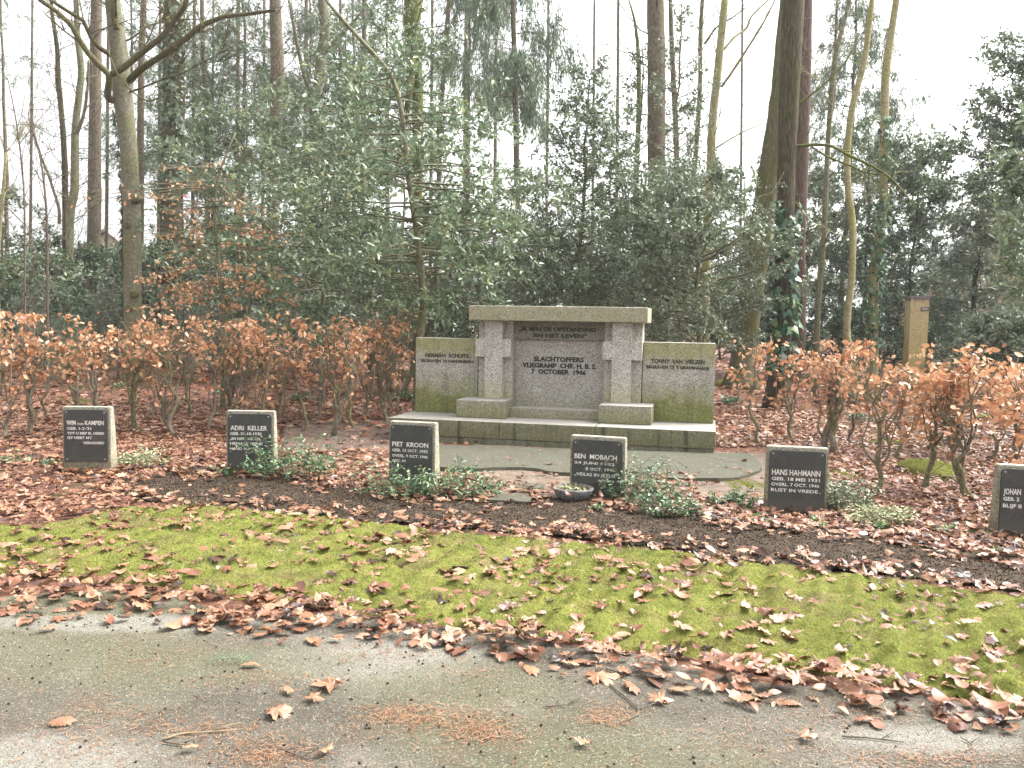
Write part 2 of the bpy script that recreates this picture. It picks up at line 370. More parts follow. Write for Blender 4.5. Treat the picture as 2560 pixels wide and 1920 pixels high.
def waves(P, seed, sc, octs=4):
    """cheap smooth noise in about -1..1"""
    r = np.random.default_rng(seed); o = np.zeros(len(P)); a = 1.; s = 0.
    for k in range(octs):
        for j in range(3):
            d = r.normal(size=2); d = d/np.linalg.norm(d)*sc*(1.9**k)*(.7+.6*r.random())
            o += a*np.sin(P[:, 0]*d[0]+P[:, 1]*d[1]+r.random()*6.28)
        s += a*1.7; a *= .6
    return o/s
def moss_z(P):
    px, py = proj(np.c_[P[:, :2], np.zeros(len(P))])
    d = np.minimum(E_MOSSLO(px)+8-py, py-E_MOSSUP(px)+14)
    return np.clip(d/26, 0, 1)*(.032+.02*waves(P, 3, 9)+.03*waves(P, 9, 26, 3)) - .012*(d < 3)

# ground sheet
def grid(x0, x1, y0, y1, nx, ny):
    X, Y = np.meshgrid(np.linspace(x0, x1, nx), np.linspace(y0, y1, ny)); V = np.c_[X.ravel(), Y.ravel(), np.zeros(nx*ny)]
    i = np.arange(nx*ny).reshape(ny, nx); F = np.stack([i[:-1, :-1], i[:-1, 1:], i[1:, 1:], i[1:, :-1]], -1).reshape(-1, 4)
    return V, F
k = N('forest_floor', .95, .15); p = k.pos()
n1 = k.noise(p, 14, 6, .7); n2 = k.noise(p, 1.1, 4)
cc = k.ramp(n1, [(.3, c4(.035, .022, .016)), (.48, c4(.11, .05, .034)), (.6, c4(.22, .11, .075)), (.75, c4(.3, .18, .13))])
cc = k.mix(k.rng(n2, .55, .7, 0, .6), cc, c4(.06, .07, .03)); k.col(cc); k.bump(n1, .8, .05)
g = Geo(); V, F = grid(-900, 900, -600, 1500, 40, 40); g.add(V, [F]); tag(g.build('ground', k.m), kind='structure')
# path sheet
k = N('path_gravel', .95, .2); p = k.pos()
n1 = k.noise(p, 1.4, 5, .6); n2 = k.noise(p, .55, 3); n3 = k.noise(p, 150, 4, .75); n4 = k.noise(p, 35, 4, .65); n5 = k.noise(p, 3.1, 4)
cc = k.ramp(n1, [(.38, c4(.082, .073, .057)), (.48, c4(.108, .098, .078)), (.56, c4(.14, .128, .105)), (.63, c4(.19, .178, .15))])
cc = k.mix(k.rng(n2, .45, .6, 0, .6), cc, c4(.10, .104, .048))
cc = k.mix(k.rng(n5, .52, .72, 0, .45), cc, c4(.15, .10, .066))
cc = k.mix(k.rng(n3, .3, .7), k.mix(1., cc, c4(.62, .61, .6), 'MULTIPLY'), k.mix(1., cc, c4(1.35, 1.34, 1.3), 'MULTIPLY'))
cc = k.mix(k.rng(n4, .3, .7, 0, .5), k.mix(1., cc, c4(.72, .72, .72), 'MULTIPLY'), k.mix(1., cc, c4(1.18, 1.17, 1.15), 'MULTIPLY'))
def spot(px_, py_, rx, ry, lo, hi):
    q = gnd(px_, py_); m_ = k.n('Mapping'); m_.vector_type = 'POINT'; m_.inputs['Location'].default_value = (-q[0]/rx, -q[1]/ry, 0); m_.inputs['Scale'].default_value = (1/rx, 1/ry, 0); k.l(p, m_.inputs[0])
    ln = k.n('VectorMath', operation='LENGTH'); k.l(m_.outputs[0], ln.inputs[0]); dd = k.math('ADD', ln.outputs['Value'], k.math('MULTIPLY', k.math('SUBTRACT', n1, .5), 2.2)); dd = k.math('ADD', dd, k.math('MULTIPLY', k.math('SUBTRACT', n4, .5), .7))
    return k.rng(dd, 1.05, .6, lo, hi)
for a_ in ((930, 1655, .5, .3), (330, 1560, .75, .16), (2300, 1850, .5, .13), (120, 1900, .45, .2)):
    cc = k.mix(spot(*a_, 0, .75), cc, k.mix(k.rng(n3, .3, .7), c4(.15, .143, .12), c4(.27, .258, .222)))
for a_ in ((130, 1640, .8, .3), (1130, 1700, .5, .22), (700, 1660, .45, .25), (1650, 1900, .5, .3), (350, 1690, .4, .2)):
    cc = k.mix(spot(*a_, 0, .6), cc, k.mix(k.rng(n3, .3, .7), c4(.07, .07, .042), c4(.125, .122, .072)))
vv = k.sep(k.vor(p, 190))[0]
cc = k.mix(k.rng(vv, .0, .14, .7, 0), cc, c4(.045, .038, .034)); cc = k.mix(k.rng(vv, .9, 1., 0, .6), cc, c4(.34, .32, .28))
k.col(cc); k.bump(k.math('ADD', n3, k.math('MULTIPLY', n4, .8)), .8, .008); M_PATH = k.m
xs = np.linspace(-900, 3500, 120); V = []
for x in xs: q = gnd(x, E_PATH(x)-55); V.append((q[0], q[1], .004))
V = [(-60, V[0][1]+2, .004)] + V + [(60, V[-1][1]-1.5, .004)]
m = len(V); V = V + [(a, -40, .004) for a, _, _ in V]
g = Geo(); i = np.arange(m-1); g.add(V, [np.stack([i+m, i+m+1, i+1, i], 1)]); tag(g.build('path', M_PATH), kind='structure')

def zone_sheet(name, mat, inside, zf, x0, x1, y0, y1, st, kind='structure'):
    V, F = grid(x0, x1, y0, y1, int((x1-x0)/st), int((y1-y0)/st))
    px, py = proj(V); ok = inside(px, py, V); keep = ok[F].all(1); F = F[keep]
    u_, inv = np.unique(F, return_inverse=True); V = V[u_]; V[:, 2] = zf(V)
    g = Geo(); g.add(V, [inv.reshape(F.shape)]); return tag(g.build(name, mat, smooth=True), kind=kind)
# soil strip, gravel, moss lawn
def speck(name, stops, sc, scl=160, bump=.8):
    k = N(name, .95, .15); p = k.pos(); n = k.noise(p, sc, 5, .65); v = k.sep(k.vor(p, scl))[0]
    c = k.ramp(n, stops); c = k.mix(k.rng(v, .9, 1, 0, .5), c, c4(.26, .2, .15)); c = k.mix(k.rng(v, 0, .2, .7, 0), c, c4(.02, .016, .013))
    k.col(c); k.bump(k.math('ADD', n, v), bump, .012); return k.m
M_SOIL = speck('dark_soil', [(.3, c4(.02, .014, .009)), (.5, c4(.042, .03, .02)), (.7, c4(.07, .051, .036))], 12, 120, 1.)
M_GRAV = speck('pinkish_grit', [(.3, c4(.10, .072, .054)), (.5, c4(.155, .118, .09)), (.7, c4(.21, .165, .13))], 7, 120)
zone_sheet('soil', M_SOIL, lambda px, py, V: (py > E_SOILUP(px)-30) & (py < E_SOILLO(px)+22) & (px > 300), lambda V: .006+.012*(waves(V, 21, 14)+1)+.006*waves(V, 24, 60), -8, 9, 5, 11, .04)
zone_sheet('gravel', M_GRAV, lambda px, py, V: (px > 1180) & (px < 1950) & (py < E_SOILUP(px)-18) & (py > 1110+(px-1100)*.03), lambda V: .008+.004*(waves(V, 22, 14)+1), -3, 5, 6, 11, .05)
M_DIRT = speck('brown_dirt', [(.3, c4(.08, .058, .044)), (.5, c4(.14, .1, .078)), (.7, c4(.2, .15, .115))], 8)
zone_sheet('dirt', M_DIRT, lambda px, py, V: (px > 700) & (px < 1120) & (py > 1050+waves(V, 4, 2)*14) & (py < 1160), lambda V: .007+.006*(waves(V, 23, 12)+1), -5, 2, 7, 15, .06)
k = N('moss_cushion', .95, .1); p = k.pos(); n1 = k.noise(p, 6, 4); n2 = k.noise(p, 60, 4, .7)
cc = k.ramp(n1, [(.3, c4(.12, .13, .03)), (.5, c4(.19, .2, .045)), (.7, c4(.22, .19, .07))])
n3 = k.noise(p, 2.3, 4)
cc = k.mix(k.rng(n3, .52, .64, 0, .8), cc, c4(.16, .125, .06))
k.col(k.mix(k.rng(n2, .3, .65, .7, 0), cc, c4(.05, .05, .014))); k.bump(n2, 1., .02); M_MOSS = k.m
zone_sheet('moss_lawn', M_MOSS, lambda px, py, V: (py > E_MOSSUP(px)-14) & (py < E_MOSSLO(px)+12), lambda V: moss_z(V)+.006, -7, 6, 3, 9, .025)

# ------------------------------------------------------------------ moss shoots and grass on the lawn
rg = np.random.default_rng(11)
def ground_pts(x0, x1, y0, y1, n, rg):
    return np.c_[x0+(x1-x0)*rg.random(n), y0+(y1-y0)*rg.random(n), np.zeros(n)]
def flat_dirs(n, rg, tilt):
    nm = np.c_[rg.normal(size=(n, 2))*tilt, np.ones(n)]; a = rg.random(n)*2*PI
    return np.c_[np.cos(a), np.sin(a), np.zeros(n)], nm
P = ground_pts(-7, 6, 3.2, 8.6, 1300000, rg); px, py = proj(P)
ok = (py > E_MOSSUP(px)-6) & (py < E_MOSSLO(px)+8) & (px > -250) & (px < 2800); P = P[ok]; P[:, 2] = moss_z(P)+.002
P = P[:320000]
P = P[waves(P, 33, 3.3)+.6*waves(P, 34, 11)+.25*rg.normal(size=len(P)) < .62]
n = len(P); up = np.c_[rg.normal(size=(n, 2))*.55, np.ones(n)]; side = np.c_[rg.normal(size=(n, 2)), np.zeros(n)]
g = Geo(); place(g, T_BLADE, P, up, side, .008+.013*rg.random(n), np.clip(.5+.3*waves(P, 31, 5)+.25*waves(P, 9, 26, 3)+.2*rg.normal(size=n), 0, 1))
tag(g.build('moss', M_MOSSB), kind='stuff')
P = ground_pts(-7, 6, 3.2, 8.6, 90000, rg); px, py = proj(P)
ok = (py > E_MOSSUP(px)-4) & (py < E_MOSSLO(px)+14) & (waves(P, 41, 3.5)+.45*rg.normal(size=len(P)) > .5) & (px > -250) & (px < 2800)
P = P[ok]; P[:, 2] = moss_z(P)+.006; n = len(P)
T_GR = (A((0, .02, 0), (0, -.02, 0), (.55, .015, .04), (.55, -.015, .04), (1, 0, .22)), [I((0, 1, 3, 2)), I((2, 3, 4))])
g = Geo(); place(g, T_GR, P, np.c_[rg.normal(size=(n, 2))*.7, np.ones(n)], np.c_[rg.normal(size=(n, 2)), np.zeros(n)], .03+.045*rg.random(n), rg.random(n))
tag(g.build('grass', M_GRASS), kind='stuff')

# ------------------------------------------------------------------ leaf litter
SLAB_PX = [(1000, 1125), (1120, 1112), (1800, 1132), (1862, 1128), (1892, 1148), (1906, 1166), (1880, 1180), (1830, 1193), (1760, 1194), (1640, 1192), (1560, 1186), (1470, 1182), (1395, 1180), (1340, 1170), (1270, 1166), (1180, 1170), (1080, 1165), (985, 1160)]
def litter(n, x0, x1, y0, y1, seed, dens, zfun, size, mat, name, tmpls, tilt=.33, curlz=.5):
    rg = np.random.default_rng(seed); P = ground_pts(x0, x1, y0, y1, n, rg); px, py = proj(P)
    d = dens(px, py, P); P = P[rg.random(n) < d]; px, py = proj(P); n = len(P)
    u, v = mon_uv(P); inm = (u > -4.15) & (u < .03) & (v > -.04) & (v < 1.3); P[:, 2] = zfun(px, py, P, rg); P = P[~inm]; n = len(P)
    px, py = proj(P); ax, nm = flat_dirs(n, rg, tilt); up_ = np.where(band(px, py)[0] | (py < E_MOSSUP(px)), 1.35, 1.)[:, None] if name == 'leaf_litter' else 1.; nm[:, :2] *= up_; s = size[0]+(size[1]-size[0])*rg.random(n)**1.5
    g = Geo(); kk = rg.integers(0, len(tmpls), n); r = np.clip(.52+.3*rg.normal(size=n)+.1*waves(P, seed+7, 2.), 0, 1)
    for j, t in enumerate(tmpls):
        m = kk == j; place(g, t, P[m], ax[m], nm[m], s[m], r[m])
    return g.build(name, mat)
def band(px, py):
    py = py+12*np.sin(px/61.)*np.sin(px/143.+1)+7*np.sin(px/23.+2)+5*np.sin(px/11.)
    ridge = (py < E_PATH(px)-2) & (py > E_MOSSLO(px)-3)
    path = py >= E_PATH(px)-2
    moss = (py <= E_MOSSLO(px)-3) & (py > E_MOSSUP(px))
    strip = (py <= E_MOSSUP(px)) & (py > E_SOILLO(px))
    soil = (py <= E_SOILLO(px)) & (py > E_SOILUP(px)) & (px > 330)
    return ridge, path, moss, strip, soil
def dens_near(px, py, P):
    ridge, path, moss, strip, soil = band(px, py)
    w1 = waves(P, 51, 2.2); w2 = waves(P, 52, 6.)
    d = np.full(len(P), .8+.2*w2)
    d = np.where(ridge, 1.0+.3*w2, d)
    d = np.where(strip, .62+.3*w2, d)
    left = np.clip((420-px)/300, 0, 1)
    d = np.where(moss, np.clip(.26+.17*w1+.28*w2, .08, 1)+left*(.3+.3*w1), d)
    d = np.where(soil, np.clip(.05+.09*w1+.05*w2, .01, .4), d)
    gap = (py-E_PATH(px))
    d = np.where(path, np.clip(.34-gap/110, 0, 1)*np.clip(.55+w1, 0.05, 1), d)
    grit = (px > 1240) & (px < 1500) & (py > 1165) & (py < 1222) | (px > 1740) & (px < 1925) & (py > 1120) & (py < 1245)
    d = np.where(grit, .05, d)
    dirt = (px > 700) & (px < 1000) & (py > 1055+10*w1) & (py < 1130); d = np.where(dirt, .08, d)
    slab = (px > 985) & (px < 1900) & (py > 1100) & (py < 1192) & (py > 1105+(px-1100)*.05); d = np.where(slab, .018, d)
    mossp = (px > 1835) & (px < 1925) & (py > 1145) & (py < 1225); d = np.where(mossp, .06, d)
    for (a, b, c, e) in ((1228, 1330, 1236, 1272), (1290, 1350, 1208, 1228), (1383, 1482, 1226, 1262)): d = np.where((px > a) & (px < b) & (py > c) & (py < e), .02, d)
    return d
def z_near(px, py, P, rg):
    ridge, path, moss, strip, soil = band(px, py); n = len(P); t = rg.random(n)
    t0 = np.clip((py-E_MOSSLO(px))/np.maximum(E_PATH(px)-E_MOSSLO(px), 1), 0, 1)
    z = .012+.05*t
    z = np.where(ridge, .012+t*(.025+.055*np.sin(PI*np.clip(t0*.8+.15, 0, 1))), z)
    z = np.where(strip, .03+.045*t, z)
    z = np.where(moss, np.maximum(moss_z(P), 0)+.016+.012*t, z)
    z = np.where(soil | path, .016+.012*t, z)
    return z
litter(150000, -10, 10, 2.9, 16, 61, lambda px, py, P: dens_near(px, py, P)*np.where(py > 1020, .72, .36), z_near, (.048, .128), M_LITTER, 'leaf_litter', LIT+SMALL+SMALL+SMALL[:2], .26)['kind'] = 'stuff'
T_F = [T_SIMPLE, (A((0, 0, 0), (.4, .3, .12), (1, 0, .1), (.4, -.3, .05)), [I((0, 3, 2), (0, 2, 1))]), (A((0, .2, .06), (0, -.2, 0), (.5, -.3, .1), (.9, 0, .16), (.5, .3, 0)), [I((0, 1, 2, 3, 4))])]
litter(110000, -34, 34, 12, 50, 62, lambda px, py, P: (np.abs(px-1280) < 1700)*np.clip(.55+.5*waves(P, 71, 1.2), .1, 1), lambda px, py, P, rg: .01+.06*rg.random(len(P)), (.11, .2), M_LITTERFAR, 'forest_litter', T_F, .4)['kind'] = 'stuff'

# needles and small cones on the path
rg = np.random.default_rng(77); NP_ = []
for cx, cy, sx, sy, m in ((230, 1855, 90, 35, 260), (380, 1640, 70, 22, 160), (1000, 1790, 45, 14, 260), (1130, 1800, 70, 18, 380), (1215, 1835, 45, 12, 260), (1525, 1795, 35, 16, 230), (660, 1890, 60, 25, 380), (520, 1830, 70, 14, 200), (2330, 1900, 120, 14, 260), (1180, 1690, 50, 14, 90), (640, 1700, 80, 20, 140), (900, 1640, 50, 14, 60), (1900, 1850, 120, 25, 150), (330, 1790, 60, 14, 90), (960, 1640, 90, 14, 90), (2160, 1790, 80, 12, 120)):
    m = int(m*1.5)
    for a, b in zip(cx+rg.normal(size=m)*sx*1.15, cy+rg.normal(size=m)*sy*1.1): NP_.append(gnd(a, max(b, 1560)))
for a, b in zip(rg.random(2300)*2700-70, 1560+rg.random(2300)*400):
    if b > E_PATH(a): NP_.append(gnd(a, b))
P = np.array(NP_); P[:, 2] = .006+.006*rg.random(len(P)); n = len(P); ax, nm = flat_dirs(n, rg, .2)
T_N = (A((0, .03, 0), (0, -.03, 0), (.5, -.035, .06), (1, -.02, .0), (1, .02, 0), (.5, .035, .06)), [I((0, 1, 2, 5), (5, 2, 3, 4))])
g = Geo(); place(g, T_N, P, ax, nm, .014+.024*rg.random(n), rg.random(n)); tag(g.build('fallen_needles', M_NDL), kind='stuff')
P = ground_pts(-4, 4, 2.4, 6, 5200, rg); px, py = proj(P); P = P[(py > E_PATH(px)+8) & (waves(P, 81, 1.6)+rg.normal(size=len(P))*.5 > .05)]; n = len(P)
OCT = (A((1, 0, 0), (-1, 0, 0), (0, .8, 0), (0, -.8, 0), (0, 0, .8), (0, 0, -.8)), [I((4, 0, 2), (4, 2, 1), (4, 1, 3), (4, 3, 0), (5, 2, 0), (5, 1, 2), (5, 3, 1), (5, 0, 3))])
P[:, 2] = .008; ax, nm = flat_dirs(n, rg, .3); g = Geo(); place(g, OCT, P, ax, nm, .003+.0065*rg.random(n)**1.5, rg.random(n)); tag(g.build('small_cones', M_CONE), kind='stuff')

P = ground_pts(-8, 9, 5, 11, 300000, rg); px, py = proj(P); P = P[(py > E_SOILUP(px)-25) & (py < E_SOILLO(px)+18) & (px > 320) & (px < 2700)]; n = len(P)
P[:, 2] = .012+.012*(waves(P, 21, 14)+1)+.006*waves(P, 24, 60); ax, nm = flat_dirs(n, rg, .6); g = Geo(); place(g, OCT, P, ax, nm, .002+.006*rg.random(n)**2, np.clip(rg.random(n)**2.2*1.1, 0, 1))
tag(g.build('soil_crumbs', leaf_mat('soil_crumb', [(0, c4(.018, .013, .009)), (.55, c4(.05, .035, .023)), (.88, c4(.13, .075, .04)), (1, c4(.26, .2, .14))], .95, .05, 0, .2)), kind='stuff')
P = ground_pts(-4.5, 4.5, 2.5, 5.5, 260000, rg); px, py = proj(P); P = P[(py > E_PATH(px)-20) & (px > -150) & (px < 2700)][:110000]; n = len(P)
P[:, 2] = .004; ax, nm = flat_dirs(n, rg, .6); g = Geo(); place(g, OCT, P, ax, nm, .0012+.0028*rg.random(n)**2, rg.random(n))
tag(g.build('path_grit', leaf_mat('path_grit_stone', [(0, c4(.04, .034, .028)), (.4, c4(.11, .1, .08)), (.75, c4(.17, .155, .125)), (.93, c4(.26, .24, .2)), (1, c4(.42, .4, .36))], .85, .2, 0, .1)), kind='stuff')
# lone leaves on the path
def lone(px, py, size, t, r, label, heading, tilt=(.05, .1)):
    q = gnd(px, py); g = Geo()
    place(g, LIT[t], A((0, 0, .02)), A((math.cos(heading), math.sin(heading), 0)), A((tilt[0], tilt[1], 1)), size, r)
    o = g.build('fallen_leaf', M_LITTER); o.location = (q[0], q[1], .006); tag(o, label, 'leaf', 'lone dry leaves on the path')
lone(1490, 1700, .2, 0, .8, 'large pale maple leaf lying flat on the path below the leaf bank', .2, (0, 0))
lone(1648, 1762, .12, 3, .86, 'pale lobed leaf alone on the right of the path', 1.2)
lone(1460, 1872, .075, 9, .9, 'small pale pink leaf on the bare middle of the path near the bottom edge', 2.)
lone(690, 1788, .18, 6, .66, 'big pinkish tan maple leaf lying flat on the left of the path', .5, (.02, .02))
lone(830, 1725, .17, 15, .66, 'broad tan maple leaf flat beside the dark green path stain', 2.8, (0, 0))
lone(780, 1758, .095, 3, .85, 'small pale star shaped leaf beside the broad tan maple leaf', .9)
lone(722, 1738, .07, 4, .7, 'small brown leaf left of the pale star shaped leaf', 2.2)
lone(155, 1817, .09, 5, .55, 'orange brown narrow leaf near the left edge of the path', .3, (.5, -.3))
lone(473, 1884, .06, 7, .93, 'tiny pale leaf below the long pale stick', .3)
lone(815, 1890, .065, 10, .85, 'pale oak leaf near the bottom of the path, left of middle', 1.0)
lone(625, 1672, .08, 11, .72, 'oval tan leaf just right of the green sprig', .1)
lone(275, 1560, .1, 4, .3, 'dark brown folded leaf standing up on pale grit at left', 1.8, (.9, -.5))
lone(120, 1582, .08, 8, .72, 'tan leaf lying on the mossy left edge of the path', .4)
lone(2410, 1805, .085, 2, .62, 'orange oval leaf at the right end of the path edge', .4, (.2, -.3))
lone(2010, 1855, .09, 9, .75, 'pinkish leaf lying flat beside the long twig on the right', .1, (0, 0))
def stick(pts, r, label, mat=None):
    P = np.array([gnd(a, b)+np.array([0, 0, .012]) for a, b in pts]); o = P[0].copy(); o[2] = 0
    sp = spline(P, 12); g = Geo(); g.add(*tube(sp, np.linspace(r, r*.6, 12), 6, np.random.default_rng(3), .1))
    e = sp[7]; g.add(*tube(np.array([e, e+A(.05, .03, .01)[:3], e+A(.09, .07, .004)[:3]]), np.array([r*.6, r*.45, r*.3]), 5))
    b = g.build('stick', mat or MB_TWIG, origin=o); b.location = tuple(o); tag(b, label, 'stick', 'sticks lying on the ground')
M_PSTICK = plain('pale_dry_wood', c4(.22, .17, .105), .7, .2, .2, 30)
stick([(405, 1857), (455, 1842), (520, 1838), (592, 1831)], .0042, 'long pale bare stick lying on the path at lower left', M_PSTICK)
stick([(410, 1862), (450, 1868), (480, 1868)], .004, 'short thin twig just under the long pale stick')
stick([(1524, 1717), (1570, 1755), (1597, 1783), (1585, 1798), (1550, 1815)], .004, 'bent dark twig on the path under the large maple leaf')
stick([(1515, 1678), (1560, 1690), (1605, 1696)], .004, 'dark twig poking from the leaf bank beside the large maple leaf')
stick([(2105, 1848), (2180, 1853), (2260, 1863)], .004, 'long thin dark twig on the pale grit at lower right')
stick([(1365, 1773), (1415, 1768), (1440, 1760)], .0035, 'thin mossy twig in the middle of the path')
stick([(2414, 1885), (2430, 1870), (2400, 1850)], .003, 'fine twig near the lower right corner of the path')
stick([(715, 1885), (750, 1898), (775, 1908)], .0035, 'short dark twig on the path below the flat maple leaves')
stick([(2140, 970), (2200, 975), (2270, 982)], .03, 'dark fallen branch on the forest floor behind the right hedge', MB_DARK)
stick([(1843, 1130), (1858, 1150), (1868, 1163)], .008, 'pale broken stick leaning on the end of the concrete slab', M_PSTICK)
rg = np.random.default_rng(6)
q = gnd(568, 1662); g = Geo(); A0 = []; 
for k in range(9):
    t = k/8; b0 = np.array([.16*(t-.5), .03*math.sin(t*3), .012])
    for s in (-1, 1): A0.append((b0, np.array([.35, s*.9, .15])))
place(g, T_NEEDLE, np.array([a for a, _ in A0]), np.array([b for _, b in A0]), np.tile([0, 0, 1.], (len(A0), 1)), .055, rg.random(len(A0))*.5+.4)
o = g.build('conifer_sprig', M_IVY); o.location = (q[0], q[1], .004); tag(o, 'fresh green conifer sprig dropped on the left of the path', 'sprig')

# ------------------------------------------------------------------ blocks, lettering
def block(name, x0, x1, y0, y1, z0, z1, mat, parent, bev=.008, wob=0.):
    bm = bmesh.new(); bmesh.ops.create_cube(bm, size=1)
    for v in bm.verts:
        v.co = Vector(((x0+x1)/2+v.co.x*(x1-x0), (y0+y1)/2+v.co.y*(y1-y0), (z0+z1)/2+v.co.z*(z1-z0)))
    if bev: bmesh.ops.bevel(bm, geom=bm.edges[:], offset=bev, segments=2, affect='EDGES', profile=.6)
    me = bpy.data.meshes.new(name); bm.to_mesh(me); bm.free(); me.materials.append(mat)
    return link(name, me, parent)
def merged(name, boxes, mat, parent, bev=.006):
    bm = bmesh.new()
    for x0, x1, y0, y1, z0, z1 in boxes:
        r = bmesh.ops.create_cube(bm, size=1); vs = r['verts']
        for v in vs: v.co = Vector(((x0+x1)/2+v.co.x*(x1-x0), (y0+y1)/2+v.co.y*(y1-y0), (z0+z1)/2+v.co.z*(z1-z0)))
        es = list({e for v in vs for e in v.link_edges}); bmesh.ops.bevel(bm, geom=es, offset=bev, segments=2, affect='EDGES')
    me = bpy.data.meshes.new(name); bm.to_mesh(me); bm.free(); me.materials.append(mat); return link(name, me, parent)
_cache = {}
def glyphs(text, bold):
    if (text, bold) in _cache: return _cache[(text, bold)]
    cu = bpy.data.curves.new('text', 'FONT'); cu.body = text; cu.size = 1; cu.resolution_u = 2; cu.offset = bold; cu.extrude = .04
    ob = bpy.data.objects.new('text', cu); col.objects.link(ob); bpy.context.view_layer.update()
    me = bpy.data.meshes.new_from_object(ob.evaluated_get(bpy.context.evaluated_depsgraph_get()))
    n = len(me.vertices); V = np.zeros(n*3); me.vertices.foreach_get('co', V); V = V.reshape(-1, 3)
    F = [tuple(p.vertices) for p in me.polygons]
    bpy.data.objects.remove(ob); bpy.data.curves.remove(cu); bpy.data.meshes.remove(me)
    _cache[(text, bold)] = (V, F); return V, F
def lettering(lines, mat, parent, y, bold=.0, depth=.004):
    """lines: (text, x0, x1, ztop, zbottom) on the plane y; letters stand out by depth"""
    for text, x0, x1, zt, zb in lines:
        V, F = glyphs(text, bold); caps = glyphs('H', bold)[0]
        zmin, zmax = caps[:, 1].min(), caps[:, 1].max(); a, b = V[:, 0].min(), V[:, 0].max()
        Q = np.c_[x0+(V[:, 0]-a)/(b-a)*(x1-x0), y-depth*(V[:, 2]/.04*.5+.5)+.001, zb+(V[:, 1]-zmin)/(zmax-zmin)*(zt-zb)]
        me = bpy.data.meshes.new('lettering'); me.from_pydata(Q.tolist(), [], F); me.update(); me.materials.append(mat)
        link('lettering', me, parent)

# ------------------------------------------------------------------ monument
mon = empty('monument', MON_P0, 'pale granite memorial wall with two carved crosses under a heavy lintel, green with algae', 'monument', None, -YAW)
mon.location.z = 0
def mpx(px, py, v):
    d = ray(px, py); t = (v-(CO-MON_P0)@MV)/(d@MV); q = CO+d*t-MON_P0; return q@MU, q[2]
# footing slab: irregular concrete
slab = []
for a, b in SLAB_PX: q = gnd(a, b, .05)-MON_P0; slab.append((q@MU, q@MV))
slab = [p for p in slab]
bm = bmesh.new(); rs = np.random.default_rng(8)
ring = spline(np.array([(x, y, 0) for x, y in slab+[slab[0]]]), 70)[:-1, :2]
ring = [(x, y) if y < .3 else (x, .3) for x, y in ring]
tv = [bm.verts.new((x+rs.normal()*.008, y+rs.normal()*.008, .045+rs.normal()*.003)) for x, y in ring]
bv = [bm.verts.new((x, y-.012, -.03)) for x, y in ring]
f = bm.faces.new(tv)
for i in range(len(tv)): bm.faces.new((tv[i], bv[i], bv[(i+1) % len(tv)], tv[(i+1) % len(tv)]))
bmesh.ops.recalc_face_normals(bm, faces=bm.faces[:]); bmesh.ops.triangulate(bm, faces=[f])
me = bpy.data.meshes.new('footing_slab'); bm.to_mesh(me); bm.free(); me.materials.append(M_CONC); link('footing_slab', me, mon)
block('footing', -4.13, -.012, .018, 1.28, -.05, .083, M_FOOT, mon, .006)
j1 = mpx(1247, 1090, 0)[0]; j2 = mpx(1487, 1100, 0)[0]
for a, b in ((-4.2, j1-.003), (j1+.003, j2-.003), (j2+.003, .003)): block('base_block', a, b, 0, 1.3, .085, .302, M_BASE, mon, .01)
wl = block('wing_panel', -4.13, -3.222, .845, 1.06, .304, 1.348, M_WING, mon, .006)
wr = block('wing_panel', -.958, -.03, .845, 1.06, .304, 1.350, M_WING, mon, .006)
for a, b in ((-3.376, -2.713), (-1.466, -.793)): block('plinth_block', a, b, .353, .995, .305, .540, granite('plinth_granite', .86, [(.7, .45, .1, .45, G_OL), (.55, .3, .25, .6, G_MOSS)]), mon, .01)
for xa, xb, sa, sb in ((-3.22, -2.72, -3.088, -2.839), (-1.479, -.963, -1.355, -1.10)):
    pb = block('pillar', xa+.012, xb-.006, .832, 1.12, .538, 1.6, M_PILLAR, mon, .004)
    merged('carved_cross', [(sa, sb, .70, .830, .542, 1.6), (xa, sa-.0005, .7015, .830, 1.107, 1.353), (sb+.0005, xb, .7015, .830, 1.107, 1.353)], M_PILLAR, mon, .003)
x0, x1 = -2.724, -1.47
zf = mpx(1400, 849, .86)[1]; zs = mpx(1380, 1023, .632)[1]
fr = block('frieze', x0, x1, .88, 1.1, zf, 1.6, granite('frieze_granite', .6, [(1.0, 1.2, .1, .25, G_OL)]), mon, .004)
pn = block('inscription_panel', x0, x1, .96, 1.1, zs-.02, zf-.001, M_PANEL, mon, .004)
block('sill', -2.711, -1.468, .632, 1.0, .304, zs, granite('sill_granite', .88, [(.6, .35, .2, .6, G_OL)]), mon, .008)
block('lintel', -3.285, -.89, .585, 1.25, 1.602, 1.80, M_CAP, mon, .012)
def mline(text, pa, pb, h, v):
    (xa, za), (xb, zb) = mpx(*pa, v), mpx(*pb, v); z = (za+zb)/2; return (text, xa, xb, z+h/2, z-h/2)
lettering([mline('„IK BEN DE OPSTANDING', (1297, 821), (1490, 826), .056, .88), mline('EN HET LEVEN”', (1334, 838), (1468, 841), .056, .88)], M_LETD, fr, .88, .05)
lettering([mline('SLACHTOFFERS', (1334, 897), (1460, 900), .068, .96), mline('VLIEGRAMP  CHR. H. B. S.', (1306, 912), (1491, 917), .068, .96), mline('7  OCTOBER  1946', (1328, 929), (1465, 931), .068, .96)], M_LETD, pn, .96, .05)
lettering([mline('HERMAN  SCHUITE', (1063, 888), (1173, 890), .055, .845), mline('BEGRAVEN TE HARDENBERG', (1053, 901), (1185, 905), .042, .845)], M_LETD, wl, .845, .045)
lettering([mline('TONNY  VAN  VIELZEN', (1628, 902), (1762, 906), .055, .845), mline("BEGRAVEN TE 'S GRAVENHAGE", (1616, 917), (1774, 921), .042, .845)], M_LETD, wr, .845, .045)

